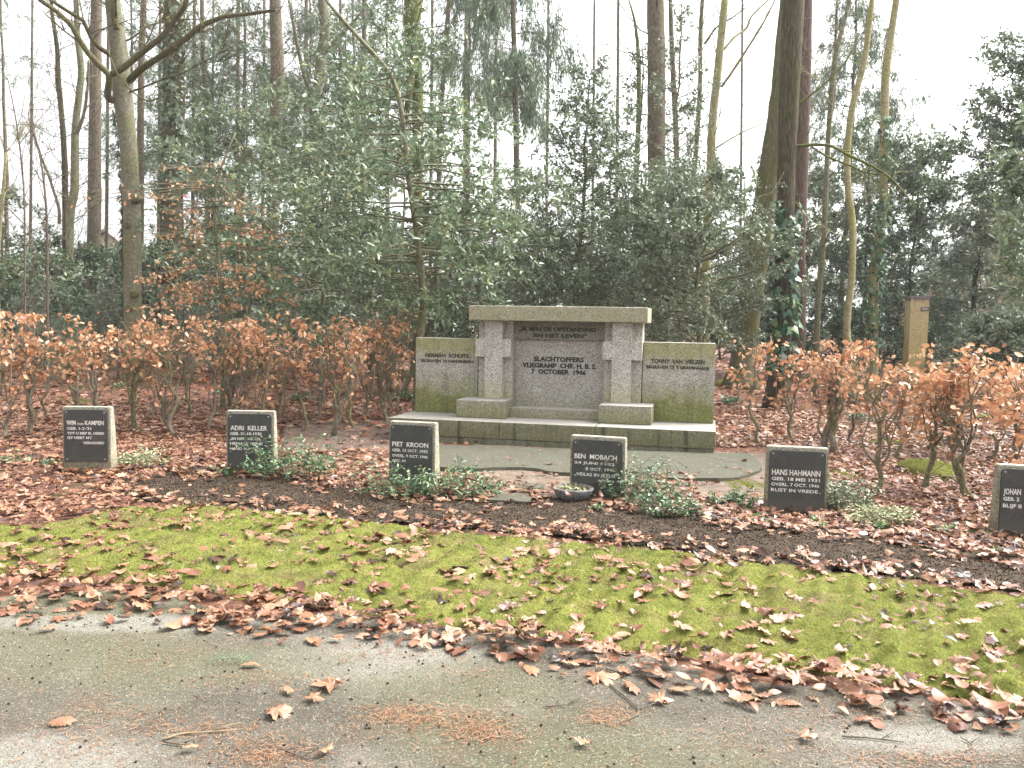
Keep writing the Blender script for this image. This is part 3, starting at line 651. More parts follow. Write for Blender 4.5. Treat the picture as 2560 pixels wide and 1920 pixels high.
# stepping slabs and bowl
def paving(px, py, wx, wy, rz, label, h=.035):
    q = gnd(px, py); b = block('paving_slab', -wx/2, wx/2, -wy/2, wy/2, -.02, h, M_CONC, None, .006)
    b.location = (q[0], q[1], 0); b.rotation_euler = (0, 0, rz); tag(b, label, 'paving slab')
paving(1278, 1254, .36, .30, -.16, 'nearer square concrete stepping slab left of the stone flower bowl', .04)
paving(1322, 1219, .30, .24, -.1, 'farther half buried stepping slab in the grit before the memorial', .02)
q = gnd(1432, 1252); bowl = empty('flower_bowl', (q[0], q[1], 0), 'low grey stone bowl of withered flowers before a headstone', 'flower bowl')
prof = [(.05, .01), (.1, .012), (.15, .05), (.178, .105), (.182, .12), (.17, .124), (.158, .112), (.135, .08), (.0, .075)]
ns = 28; V = []; rs = np.random.default_rng(4)
for r, z in prof:
    for a in range(ns): V.append((r*math.cos(a*2*PI/ns)*(1+.02*rs.normal()), r*math.sin(a*2*PI/ns)*(1+.02*rs.normal()), z))
V = np.array(V); i = np.arange(len(prof)*ns).reshape(len(prof), ns); j = np.roll(i, -1, 1)
g = Geo(); g.add(V, [np.stack([i[:-1], j[:-1], j[1:], i[1:]], -1).reshape(-1, 4)]); g.build('bowl', granite('bowl_stone', .9, base=(.2, .2, .19), toplight=.1), bowl, True)
rs = np.random.default_rng(14); n = 60; a = rs.random(n)*6.28; r = .15*np.sqrt(rs.random(n))
g = Geo(); P = np.c_[r*np.cos(a), r*np.sin(a), .085+.05*rs.random(n)]
place(g, LIT[5], P, np.c_[rs.normal(size=(n, 3))], np.c_[rs.normal(size=(n, 2)), np.ones(n)], .03+.04*rs.random(n), rs.random(n)); g.build('withered_flowers', M_CREAM, bowl)
n = 25; P = np.c_[.14*rs.normal(size=(n, 2))*.7, .1+.02*rs.random(n)]; g = Geo()
place(g, LIT[2], P, rs.normal(size=(n, 3)), np.c_[rs.normal(size=(n, 2))*.4, np.ones(n)], .06, rs.random(n)*.7); g.build('dead_leaves', M_LITTER, bowl)

# ------------------------------------------------------------------ headstones
def headstone(tl, tr, gy, yaw, lines, label, hw=1.23, side=.03):
    cx = (tl[0]+tr[0])/2; q = gnd(cx, gy); Y = q[1]; a = math.radians(yaw)
    L = at(tl[0], tl[1], Y); 
    # width: intersect the two top corners with the stone's own front plane
    n_ = np.array([math.sin(a), math.cos(a), 0.]); uu = np.array([math.cos(a), -math.sin(a), 0.])
    def onp(p): d = ray(*p); t = ((q-CO)@n_)/(d@n_); return CO+d*t-q
    A_, B_ = onp(tl), onp(tr); w_ = (B_-A_)@uu; h = (A_[2]+B_[2])/2; c = ((A_+B_)/2)@uu
    q = q+uu*c
    o = empty('headstone', (q[0], q[1], 0), label, 'headstone', 'headstones in front of the memorial', -a)
    bm = bmesh.new(); x = w_/2
    pts = [(-x, 0, -.08), (x, 0, -.08), (x, .2, -.08), (-x, .2, -.08), (-x, .012, h), (x, .012, h), (x, .105, h), (-x, .105, h)]
    vs = [bm.verts.new(p) for p in pts]
    for f in ((0, 1, 5, 4), (1, 2, 6, 5), (2, 3, 7, 6), (3, 0, 4, 7), (4, 5, 6, 7), (3, 2, 1, 0)): bm.faces.new([vs[i] for i in f])
    bmesh.ops.bevel(bm, geom=bm.edges[:], offset=.007, segments=2, affect='EDGES')
    me = bpy.data.meshes.new('stone'); bm.to_mesh(me); bm.free(); me.materials.append(M_STONE); st = link('stone', me, o)
    # plaque with rounded upper corners
    mg = w_*.045; px0, px1 = -x+mg, x-mg; W = px1-px0; pt = h-w_*.058; pb = max(.02, pt-hw*W); r = .035
    ol = [(px0, pb), (px1, pb)] + [(px1-r+r*math.cos(t), pt-r+r*math.sin(t)) for t in np.linspace(0, PI/2, 7)] + [(px0+r-r*math.sin(t), pt-r+r*math.cos(t)) for t in np.linspace(0, PI/2, 7)]
    bm = bmesh.new(); fr_ = [bm.verts.new((a_, -.012, b_)) for a_, b_ in ol]; bk = [bm.verts.new((a_, .012, b_)) for a_, b_ in ol]
    bm.faces.new(fr_); 
    for i in range(len(ol)): bm.faces.new((fr_[i], bk[i], bk[(i+1) % len(ol)], fr_[(i+1) % len(ol)]))
    bmesh.ops.recalc_face_normals(bm, faces=bm.faces[:])
    bmesh.ops.bevel(bm, geom=[e for e in bm.edges if e.verts[0].co.y < 0 and e.verts[1].co.y < 0], offset=.003, segments=2, affect='EDGES')
    me = bpy.data.meshes.new('plaque'); bm.to_mesh(me); bm.free(); me.materials.append(M_PLAQUE); pl = link('plaque', me, o)
    lettering([(t, px0+W*a0, px0+W*a1, pt-W*b0, pt-W*b1) for t, a0, a1, b0, b1 in lines], M_LETW, pl, -.012, .02, .003)
    for sx, sz in ((px0+W*.065, pt-W*.06), (px1-W*.065, pt-W*.06), (px0+W*.065, pb+W*.06), (px1-W*.065, pb+W*.06)):
        bm = bmesh.new(); bmesh.ops.create_uvsphere(bm, u_segments=10, v_segments=6, radius=.0085)
        for v in bm.verts: v.co = Vector((sx+v.co.x, -.012+v.co.y*.6, sz+v.co.z))
        me = bpy.data.meshes.new('screw'); bm.to_mesh(me); bm.free(); me.materials.append(M_SCREW); link('screw', me, pl)
    return o
headstone((154, 1017), (274, 1018), 1183, -3, [('WIM', .07, .28, .256, .357), ('VAN', .31, .455, .31, .357), ('KAMPEN', .49, .92, .256, .357), ("GEB. 1-2-'31", .075, .63, .41, .472), ('TOT U RIEP IK, HEERE', .08, .925, .524, .583), ('GY HEBT MY', .08, .65, .63, .69), ('VERHOORD', .44, .925, .75, .81)],
          'leftmost small headstone, black plaque clear of plants, wedge shaped side showing')
headstone((564, 1027), (684, 1029), 1186, 0, [('ADRI  KELLER', .065, .91, .27, .373), ('GEB. 31-10-1930', .06, .78, .42, .485), ('„EN NIEMAND ZAL', .055, .77, .54, .60), ('HEN UIT MIJNE', .055, .8, .65, .71), ('HAND RUKKEN', .055, .75, .77, .83)],
          'second headstone from the left, lower right corner of its plaque hidden by periwinkle')
headstone((972, 1052), (1087, 1060), 1222, 14, [('PIET  KROON', .05, .91, .386, .49), ('GEB. 13 OCT. 1932', .05, .9, .545, .607), ('OVERL. 9 OCT. 1946', .05, .9, .67, .73), ('GEZ. 62', .05, .38, .786, .834)],
          'headstone before the memorial left end, its foot buried in trailing periwinkle', 1.3)
headstone((1426, 1088), (1563, 1097), 1246, 18, [('BEN  MOBACH', .05, .90, .283, .378), ('24 JUNI 1932', .05, .86, .434, .484), ('8 OCT. 1946', .28, .86, .547, .603), ('„VEILIG IN JEZUS', .05, .88, .66, .72), ('ARMEN', .53, .85, .775, .82)],
          'small headstone behind the stone flower bowl, before the right half of the memorial')
headstone((1918, 1116), (2073, 1122), 1284, 12, [('HANS HAHMANN', .05, .91, .354, .46), ('GEB. 18 MEI 1931', .05, .905, .50, .562), ('OVERL. 7 OCT. 1946', .045, .90, .607, .665), ('RUST IN VREDE', .045, .88, .713, .773)],
          'headstone right of the memorial, large clear white name, variegated plant at its right')
headstone((2497, 1162), (2662, 1171), 1350, 15, [('JOHAN', .05, .34, .37, .48), ('GEB. 2', .05, .32, .53, .60), ('BLIJF B', .05, .37, .66, .73)],
          'rightmost small headstone, cut by the right edge of the photo')

# ------------------------------------------------------------------ low plants
def low_plant(px, py, wx, wy, h, n_stem, lv, size, mat, label, name, cat, seed, group=None):
    rg = np.random.default_rng(seed); q = gnd(px, py); o = empty(name, (q[0], q[1], 0), label, cat, group)
    gs, gl = Geo(), Geo()
    for s in range(n_stem):
        a = rg.random()*6.28; rr = math.sqrt(rg.random()); b = np.array([wx/2*rr*math.cos(a)*.85, wy/2*rr*math.sin(a)*.85, 0])
        L = h*(1.15-.65*rr)*(.3+.95*rg.random()); an = rg.random()*6.28; out = np.array([math.cos(an), math.sin(an), 0])*.7*L
        p = np.array([b, b+out*.3+[0, 0, L*.75], b+out*.8+[0, 0, L], b+out*1.4+[0, 0, L*.75]])
        sp = spline(p, 7); gs.add(*segs([(0, 0, .004)], [b], .002, .002, 3)); gs.add(*segs(sp[:-1], sp[1:], .0022, .0018, 3))
        t = .15+.85*(np.arange(lv)+rg.random(lv)*.6)/lv; idx = np.clip(t*6, 0, 5.99); i0 = idx.astype(int); fr_ = (idx-i0)[:, None]
        P = sp[i0]*(1-fr_)+sp[i0+1]*fr_; side = rg.normal(size=(lv, 3)); side[:, 2] = side[:, 2]*.4+.25
        gl_n = np.c_[rg.normal(size=(lv, 2))*.5, np.ones(lv)]
        place(gl, T_HOLLY, P, side, gl_n, size*(.7+.6*rg.random(lv)), np.clip(rg.normal(size=lv)*.25+.5, 0, 1))
    gs.build('stems', MB_TWIG, o); gl.build('leaves', mat, o); return o
PG = 'low plants growing at the headstones'
low_plant(352, 1168, .62, .5, .2, 60, 16, .032, M_CREAM, 'cream variegated plant at the right foot of the leftmost headstone', 'variegated_plant', 'plant', 101)
low_plant(40, 1160, .45, .35, .1, 22, 9, .04, M_VINCA, 'flat green plant among leaves at the left edge of the photo', 'periwinkle_plant', 'plant', 102)
low_plant(130, 1165, .22, .25, .12, 14, 8, .035, M_VINCA, 'small blue green tuft touching the left side of the leftmost headstone', 'periwinkle_plant', 'plant', 103)
low_plant(728, 1198, 1.0, .55, .4, 84, 15, .042, M_VINCA, 'bushy blue green periwinkle over the corner of the second headstone from the left', 'periwinkle_plant', 'plant', 104)
low_plant(560, 1192, .15, .15, .14, 8, 8, .035, M_VINCA, 'tiny tuft at the lower left corner of the second headstone from the left', 'periwinkle_plant', 'plant', 105)
low_plant(985, 1246, .78, .45, .33, 52, 13, .038, M_VINCA, 'trailing periwinkle spread across the foot of the headstone before the memorial left end', 'periwinkle_plant', 'plant', 106)
low_plant(1140, 1242, .95, .55, .3, 66, 14, .038, M_VINCA, 'wide periwinkle mound with dead leaves caught in it, right of the buried headstone', 'periwinkle_plant', 'plant', 107)
low_plant(1600, 1256, .66, .45, .42, 62, 14, .038, M_VINCA, 'tall periwinkle clump at the right of the headstone behind the bowl', 'periwinkle_plant', 'plant', 108)
low_plant(1672, 1292, .6, .35, .2, 60, 12, .036, M_VINCA, 'low periwinkle runner in front of the tall clump near the bowl', 'periwinkle_plant', 'plant', 109)
low_plant(1835, 1268, .55, .35, .15, 45, 12, .034, M_VINCA, 'blue green ground cover plant left of the large clear headstone', 'periwinkle_plant', 'plant', 110)
low_plant(2105, 1278, .55, .5, .3, 80, 15, .036, M_VINCA2, 'pale variegated plant at the right foot of the large clear headstone', 'variegated_plant', 'plant', 111)
low_plant(2195, 1312, .6, .4, .18, 70, 14, .034, M_CREAM, 'pale variegated plant spreading lower right into the leaf litter', 'variegated_plant', 'plant', 112)
for i, (a, b, lb) in enumerate(((1890, 1302, 'small bright green sprout at the left edge of the dark soil by the large headstone'), (2365, 1335, 'bright green sprout among leaves midway between the two right headstones'), (2450, 1342, 'green seedling just left of the rightmost headstone'), (2520, 1388, 'dark green seedling below the rightmost headstone'), (2045, 1318, 'green sprout in front of the pale variegated plant'), (2200, 1330, 'light green rosette in leaves below the variegated plants'), (1490, 1276, 'single periwinkle sprig on the soil in front of the stone bowl'))):
    low_plant(a, b, .16, .14, .07, 9, 7, .035, M_SPROUT, lb, 'green_sprout', 'sprout', 120+i)
for i, (a, b, lb) in enumerate(((1830, 1010, 'fresh green seedling just right of the memorial in the leaves'), (300, 975, 'green seedling behind the left hedge, near the forked beech'), (760, 1000, 'dark green seedling under the left hedge middle'), (1010, 1000, 'dark ivy tuft beside the left end of the memorial'), (2150, 1055, 'bluish seedling on the forest floor behind the right hedge'), (2400, 1000, 'bluish low plant deep behind the right hedge'), (560, 985, 'green low plant behind the left hedge, right of the forked beech'))):
    low_plant(a, b, .5, .5, .17, 22, 8, .07, M_VINCA, lb, 'ivy_tuft', 'plant', 140+i)

# moss cushions
def cushion(px, py, wx, wy, h, label, seed, dens=9000):
    rg = np.random.default_rng(seed); q = gnd(px, py); o = empty('moss_cushion', (q[0], q[1], 0), label, 'moss')
    V, F = grid(-1, 1, -1, 1, 26, 26); r = np.hypot(V[:, 0], V[:, 1]); an = np.arctan2(V[:, 1], V[:, 0])
    V[:, :2] *= (np.maximum(np.abs(V[:, 0]), np.abs(V[:, 1]))/np.maximum(r, 1e-6))[:, None]
    r = np.hypot(V[:, 0], V[:, 1]); r = r/max(r.max(), 1e-6); e = 1+.15*np.sin(an*3+seed)+.08*np.sin(an*5+2*seed)
    z = h*np.sqrt(np.clip(1-r**2, 0, 1))-.02; z += .015*waves(V*3, seed, 3)*(r < .95)
    W = np.c_[V[:, 0]*wx/2*e, V[:, 1]*wy/2*e, z]
    g = Geo(); g.add(W, [F]); g.build('cushion', M_MOSS, o, True)
    n = int(dens*wx*wy); i = rg.integers(0, len(F), n); a = rg.random((n, 2, 1)); c = W[F[i]]
    P = (c[:, 0]*(1-a[:, 0])+c[:, 1]*a[:, 0])*(1-a[:, 1])+(c[:, 3]*(1-a[:, 0])+c[:, 2]*a[:, 0])*a[:, 1]
    g = Geo(); place(g, T_BLADE, P, np.c_[rg.normal(size=(n, 2))*.5, np.ones(n)], np.c_[rg.normal(size=(n, 2)), np.zeros(n)], .014+.016*rg.random(n), np.clip(rg.normal(size=n)*.25+.45, 0, 1)); g.build('shoots', M_MOSSB, o)
cushion(2325, 1185, .55, .85, .16, 'big green moss cushion at the foot of the right hedge', 1)
cushion(2222, 1112, .7, .4, .08, 'low yellow green moss cushion behind the right hedge stems', 2)
cushion(2475, 1046, .7, .4, .08, 'bright yellow green moss cushion far behind the rightmost headstone', 3)
cushion(1862, 1212, .5, .9, .03, 'flat moss patch left of the large clear headstone', 4)
cushion(2115, 1185, .5, .5, .03, 'flat moss patch behind the large clear headstone', 5)
cushion(1845, 968, 1.1, .9, .28, 'mossy mound at the root of the leaning dark trunk', 6, 4000)
cushion(205, 1010, .5, .4, .1, 'small moss cushion behind the left hedge', 7)

# ------------------------------------------------------------------ hedges
def hedge_plant(px, py, top_px, seed, nleaf, label, group, stem_r=.02, spread=.4, bare=.5, leafsize=.068):
    rg = np.random.default_rng(seed); q = gnd(px, py); Y = q[1]; h = at(px, top_px, Y)[2]
    o = empty('hedge_beech', (q[0], q[1], 0), label, 'hedge plant', group); gs, gl = Geo(), Geo()
    twA, twB = [], []; tips = []
    ns = 1 if rg.random() < .6 else 2
    for s in range(ns):
        b = np.array([rg.normal()*.008, rg.normal()*.008, -.03]); hs_ = h*(.38+.25*rg.random())
        zz = np.linspace(0, hs_, 7); p = np.c_[b[0]+np.cumsum(rg.normal(size=7)*.035), b[1]+np.cumsum(rg.normal(size=7)*.03), zz]; p[0] = b
        sp = spline(p, 16); rr = stem_r*(1.25-.45*np.linspace(0, 1, 16))*(1+.8*np.exp(-np.linspace(0, hs_, 16)/.05)*.5)
        gs.add(*tube(sp, rr, 7, rg, .16))
        for _ in range(int(rg.integers(4, 8))):
            t = rg.integers(4, 16); st = sp[t]; an = rg.random()*6.28; R = spread*(.3+.8*rg.random())
            top = np.array([st[0]+R*math.cos(an), st[1]+R*.7*math.sin(an), h*(.72+.3*rg.random())])
            m = [st+(top-st)*k+rg.normal(size=3)*.055*np.array([1, 1, .6]) for k in (.25, .5, .75)]
            m[0][2] -= .04
            bp = spline(np.array([st, *m, top]), 14); r0 = stem_r*(.35+.3*rg.random())
            gs.add(*tube(bp, np.linspace(r0, r0*.3, 14), 5, rg, .15))
            for _ in range(12):
                k = rg.integers(2, 14); a0 = bp[k]; d = rg.normal(size=3)*np.array([1, 1, .5])+np.array([0, 0, .12]); d = d/np.linalg.norm(d)
                L = .1+.22*rg.random(); mid = a0+d*L*.5+rg.normal(size=3)*.02; e = a0+d*L+np.array([0, 0, .02])
                twA += [a0, mid]; twB += [mid, e]; tips += [mid, e, (mid+e)/2]
        for _ in range(11):
            k = rg.integers(3, 16); a0 = sp[k]; d = rg.normal(size=3)*np.array([1, 1, .35]); d = d/np.linalg.norm(d); L = .12+.3*rg.random()
            mid = a0+d*L*.5+rg.normal(size=3)*.03; e = mid+d*L*.5+rg.normal(size=3)*.04; twA += [a0, mid]; twB += [mid, e]; tips += [e]
    gs.add(*segs(np.array(twA), np.array(twB), .0036, .0024, 4))
    gs.build('stems', MB_STEM, o, True)
    T = np.array(tips); wgt = np.clip((T[:, 2]/h-bare)/(1-bare), 0, 1)**1.0+.17; wgt /= wgt.sum()
    nleaf = int(nleaf*1.25); nc = max(12, int(nleaf/2.8)); C = T[rg.choice(len(T), nc, p=wgt)]
    P = C[rg.integers(0, nc, nleaf)]+rg.normal(size=(nleaf, 3))*.038; P[:, 2] = np.clip(P[:, 2], .1, h*1.03)
    ax = np.c_[rg.normal(size=(nleaf, 2))*.8, -.55+.5*rg.normal(size=nleaf)]; nm = rg.normal(size=(nleaf, 3))+np.array([0, -.3, .5])
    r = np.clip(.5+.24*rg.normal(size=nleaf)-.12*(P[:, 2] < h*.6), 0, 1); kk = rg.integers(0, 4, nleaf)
    for j in range(4):
        m = kk == j; place(gl, T_BEECH[j], P[m], ax[m], nm[m], leafsize*(.7+.6*rg.random(m.sum())), r[m])
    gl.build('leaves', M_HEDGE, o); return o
ORD = ['first', 'second', 'third', 'fourth', 'fifth', 'sixth', 'seventh', 'eighth', 'ninth', 'tenth', 'eleventh', 'twelfth', 'thirteenth', 'fourteenth']
TOPL = curve((-120, 785), (60, 782), (130, 790), (200, 815), (300, 795), (600, 797), (860, 800), (1000, 790))
front = [968, 889, 836, 762, 661, 585, 521, 435, 334, 262, 180, 78, 4, -75]
for i, x in enumerate(front):
    y = 1094-(x > 300)*12-(x > 850)*14+((i*37) % 5-2)*4
    hedge_plant(x, y, TOPL(x)+((i*53) % 7-3)*4, 300+i, 175 if x > 240 or x < 170 else 110, 'beech hedge plant with orange dead leaves, %s in the front row leftward from the memorial' % ORD[i], 'front row of the left beech hedge', .02+.004*((i*7) % 3))
back = [985, 905, 800, 700, 610, 480, 380, 215, 110, -10]
for i, x in enumerate(back):
    y = 1050-(x > 800)*12+((i*29) % 5-2)*4
    hedge_plant(x, y, TOPL(x)+6+((i*31) % 7-3)*4, 340+i, 100 if x > 240 or x < 170 else 30, 'thin beech hedge plant with dead leaves, %s in the back row leftward from the memorial' % ORD[i], 'back row of the left beech hedge', .016)
TOPR = curve((1880, 850), (1960, 845), (2110, 862), (2160, 880), (2300, 868), (2400, 890), (2560, 885))
for i, (x, y, n, lb) in enumerate(((1905, 1114, 130, 'thin leaning stems beside the memorial right end'), (2073, 1135, 330, 'thick gnarled stem right behind the large clear headstone'), (1985, 1105, 170, 'slender stem behind the large clear headstone upper left corner'), (2186, 1232, 110, 'twisted single stem with few leaves, right of the large clear headstone'), (2312, 1228, 260, 'twisted stem beside the big moss cushion, before the stone post'), (2431, 1250, 200, 'forked sinuous stem left of the rightmost headstone'), (2240, 1150, 120, 'slim stem between the twisted stem and the moss cushion'), (2530, 1215, 210, 'leafy stem above the rightmost headstone'), (2620, 1290, 210, 'stem outside the right edge of the photo'), (2380, 1150, 130, 'slim stem behind the forked sinuous one'), (2130, 1112, 110, 'slender pale stem deep behind the large clear headstone'), (2480, 1150, 110, 'slender stem deep between the forked one and the photo edge'))):
    if x > 2600: lb = 'leafy stem rising behind the rightmost headstone at the photo edge'
    hedge_plant(x, y, TOPR(x)+((i*13) % 5-2)*5, 400+i, n, 'hedge plant, '+lb, 'plants of the right beech hedge', .021 if n < 300 else .038, .36, .5)

# ------------------------------------------------------------------ trees
def px_path(Y, pts, base=None, dy=None):
    """points (px, py, width px) from low to high at distance Y; returns path and radii, standing on the ground"""
    P, R = [], []
    for i, (x, y, w_) in enumerate(pts):
        yy = Y+(dy[i] if dy else 0); P.append(at(x, y, yy)); R.append(w_/2*yy/FPX*math.cos(math.atan((x-1280)/FPX))*.97)
    if base is not None:
        b = at(base, 900, Y); P.insert(0, np.array([b[0], Y, -.1])); R.insert(0, R[0]*1.08)
    return np.array(P), np.array(R)
def trunk_tube(g, Y, pts, base, ztop, sides=14, rough=.05, seed=0, flare=.5):
    P, R = px_path(Y, pts, base)
    if ztop and P[-1][2] < ztop:
        d = P[-1]-P[-2]; d = d/np.linalg.norm(d); d = d*.5+np.array([0, 0, .5]); n = (ztop-P[-1][2])/d[2]
        P = np.vstack([P, P[-1]+d*n*.5, P[-1]+d*n]); R = np.r_[R, R[-1]*.8, R[-1]*.45]
    n = max(14, int((P[-1][2])/.28)); S = spline(np.c_[P, R], n); sp, rr = S[:, :3], np.maximum(S[:, 3], .004)
    rr = rr*(1+flare*np.exp(-np.maximum(sp[:, 2], 0)/.3))
    g.add(*tube(sp, rr, sides, np.random.default_rng(seed), rough)); return sp, rr
def grow(g, p, d, L, r, lev, rg, up=.1, kids=(4, 4), tw=None):
    n = 6; pts = [p]; d = d/np.linalg.norm(d)
    for i in range(n):
        d = d+rg.normal(size=3)*.16+np.array([0, 0, up*.3]); d = d/np.linalg.norm(d); pts.append(pts[-1]+d*L/n)
    pts = np.array(pts); g.add(*tube(pts, np.linspace(r, r*.35, n+1), 5 if lev == 0 else 4 if r > .008 else 3))
    if tw is not None: tw.append(pts)
    if lev < len(kids):
        for _ in range(kids[lev]):
            k = rg.integers(2, n+1); dd = d+rg.normal(size=3)*.75; grow(g, pts[k], dd, L*(.4+.25*rg.random()), r*.5, lev+1, rg, up, kids, tw)
def bare_tree(name, label, cat, Y, pts, base, ztop, mat, seed, nb=8, zr=None, blen=1.6, br=.02, up=.25, kids=(4, 3), limbs=(), group=None, rough=.05, flare=.5, twmat=None, dead=None):
    rg = np.random.default_rng(seed); b = at(base, 900, Y); org = np.array([b[0], Y, 0.])
    o = empty(name, org, label, cat, group); g = Geo()
    sp, rr = trunk_tube(g, Y, pts, base, ztop, 14, rough, seed, flare)
    if dead: dead_twigs(g, sp, rr, *dead)
    g.build('trunk', mat, o, True, org)
    gb = Geo(); top = sp[-1][2]; z0, z1 = zr or (top*.35, top*.98)
    for k in range(nb):
        z = z0+(z1-z0)*(k+rg.random())/nb; i = min(int(np.searchsorted(sp[:, 2], z)), len(sp)-1); an = rg.random()*6.28
        grow(gb, sp[i], np.array([math.cos(an), math.sin(an), up+.3*rg.random()]), blen*(.6+.8*rg.random()), min(br, rr[i]*.6), 0, rg, up, kids)
    for lp, dy in limbs:
        P, R = px_path(Y, lp, None, dy); S = spline(np.c_[P, R], 5*len(lp)); gb.add(*tube(S[:, :3], S[:, 3], 8, rg, .06))
        e = S[:, :3]
        for _ in range(len(lp)+2):
            k = rg.integers(len(e)//3, len(e)); dd = e[min(k, len(e)-1)]-e[k-1]; grow(gb, e[k], dd/np.linalg.norm(dd)+rg.normal(size=3)*.6, .5+.7*rg.random(), S[k, 3]*.35, 1, rg, .15, (0, 3, 2))
    if gb.n: gb.build('branches', twmat or mat, o, True, org)
    return o, sp, rr
def dead_twigs(g, sp, rr, z0, z1, n, L, seed, droop=-.15):
    """thin dead side twigs round a conifer trunk"""
    rg = np.random.default_rng(seed); An, Bn = [], []
    for _ in range(n):
        z = z0+(z1-z0)*rg.random(); i = min(int(np.searchsorted(sp[:, 2], z)), len(sp)-1); an = rg.random()*6.28; d = np.array([math.cos(an), math.sin(an), droop+.2*rg.normal()]); l = L*(.4+.8*rg.random())
        p = sp[i]; 
        for k in range(4):
            e = p+d*l/4+rg.normal(size=3)*.03; An.append(p); Bn.append(e)
            if k and rg.random() < .8: An.append(e); Bn.append(e+d*l*.15+rg.normal(size=3)*.18)
            p = e
    g.add(*segs(np.array(An), np.array(Bn), .008, .004, 3))

def evergreen(name, label, cat, px, Y, ytop, ybot, R, prof, nb, tw, lt, ls, tmpl, mat, bmat, trw, seed, droop=0., up=.25, twl=(.2, .45), hang=0., group=None, tpts=None, squash=1., nup=.6, drop_trunk=False, lean=0.):
    rg = np.random.default_rng(seed); b = at(px, 900, Y); org = np.array([b[0], Y, 0.]); z1 = at(px, ytop, Y)[2]; z0 = max(.15, at(px, ybot, Y)[2])
    o = empty(name, org, label, cat, group); gt, gl = Geo(), Geo()
    if tpts is not None: sp, rr = trunk_tube(gt, Y, tpts, px, z1, 10, .06, seed)
    else:
        zz = np.linspace(-.05, z1, 16); sp = np.c_[org[0]+lean*zz+np.cumsum(rg.normal(size=16))*.03, Y+np.cumsum(rg.normal(size=16))*.03, zz]
        rr = np.linspace(trw/2, trw*.12, 16); gt.add(*tube(sp, rr, 9, rg, .08))
    t = rg.random(nb); h = z0+(z1-z0)*t; i = np.clip(np.searchsorted(sp[:, 2], h), 0, len(sp)-1); S = sp[i]; S[:, 2] = np.minimum(h, sp[-1, 2])
    an = rg.random(nb)*6.28; L = R*prof(t)*(.6+.5*rg.random(nb)); d = np.c_[np.cos(an), np.sin(an)*squash, np.full(nb, up)]
    q = np.linspace(0, 1, 6)[:, None, None]
    B = S[None]+q*L[None, :, None]*d[None]+np.array([0, 0, 1.])*(-droop*q**2*L[None, :, None]+ (droop*.35)*q**4*L[None, :, None]) + np.cumsum(rg.normal(size=(6, nb, 3))*.05, 0)*L[None, :, None]*q**.3*.6
    r0 = .006+.012*L/max(R, .1)
    for k in range(5): gt.add(*segs(B[k], B[k+1], r0*(1-k*.17), r0*(1-(k+1)*.17), 4))
    bi = rg.integers(0, nb, nb*tw) if nb else []; bi = bi[rg.random(len(bi)) < np.clip(L[bi]/max(R*.7, .01), .15, 1)]
    n = len(bi); s = (.22+.8*rg.random(n)**.75)*5; s = np.clip(s, 0, 4.999); k0 = s.astype(int); fr_ = (s-k0)[:, None]
    TS = B[k0, bi]*(1-fr_)+B[k0+1, bi]*fr_; bd = norm(B[k0+1, bi]-B[k0, bi])
    td = norm(bd*.7*(1-hang)+rg.normal(size=(n, 3))*(.6*(1-hang)+.14)+np.array([0, 0, -1.])*hang); tl = twl[0]+(twl[1]-twl[0])*rg.random(n)
    TE = TS+td*tl[:, None]; gt.add(*segs(TS, TE, .005, .003, 3))
    m = n*lt; ti = np.repeat(np.arange(n), lt); u = .1+.95*rg.random(m); P = TS[ti]+(TE-TS)[ti]*u[:, None]+rg.normal(size=(m, 3))*ls*.25
    ax = td[ti]*(.55+hang)+rg.normal(size=(m, 3))*(.7-.45*hang); nm = rg.normal(size=(m, 3))*(1-nup)+np.array([0, -.15, nup])
    clump = rg.normal(size=n)*.16; place(gl, tmpl, P, ax, nm, ls*(.65+.7*rg.random(m)), np.clip(.5+.2*rg.normal(size=m)+clump[ti], 0, 1))
    gt.build('trunk', bmat, o, True, org); gl.build('crown', mat, o, False, org); return o
cone = lambda t: np.clip(1.02-t, .05, 1)**.75
spindle = lambda t: np.clip(np.sin(PI*np.clip(t*.82+.18, 0, 1)), .12, 1)
dome = lambda t: np.sqrt(np.clip(1-t**2.2, .06, 1))
oval = lambda t: np.sqrt(np.clip(1-(2*t-1)**2, .08, 1))

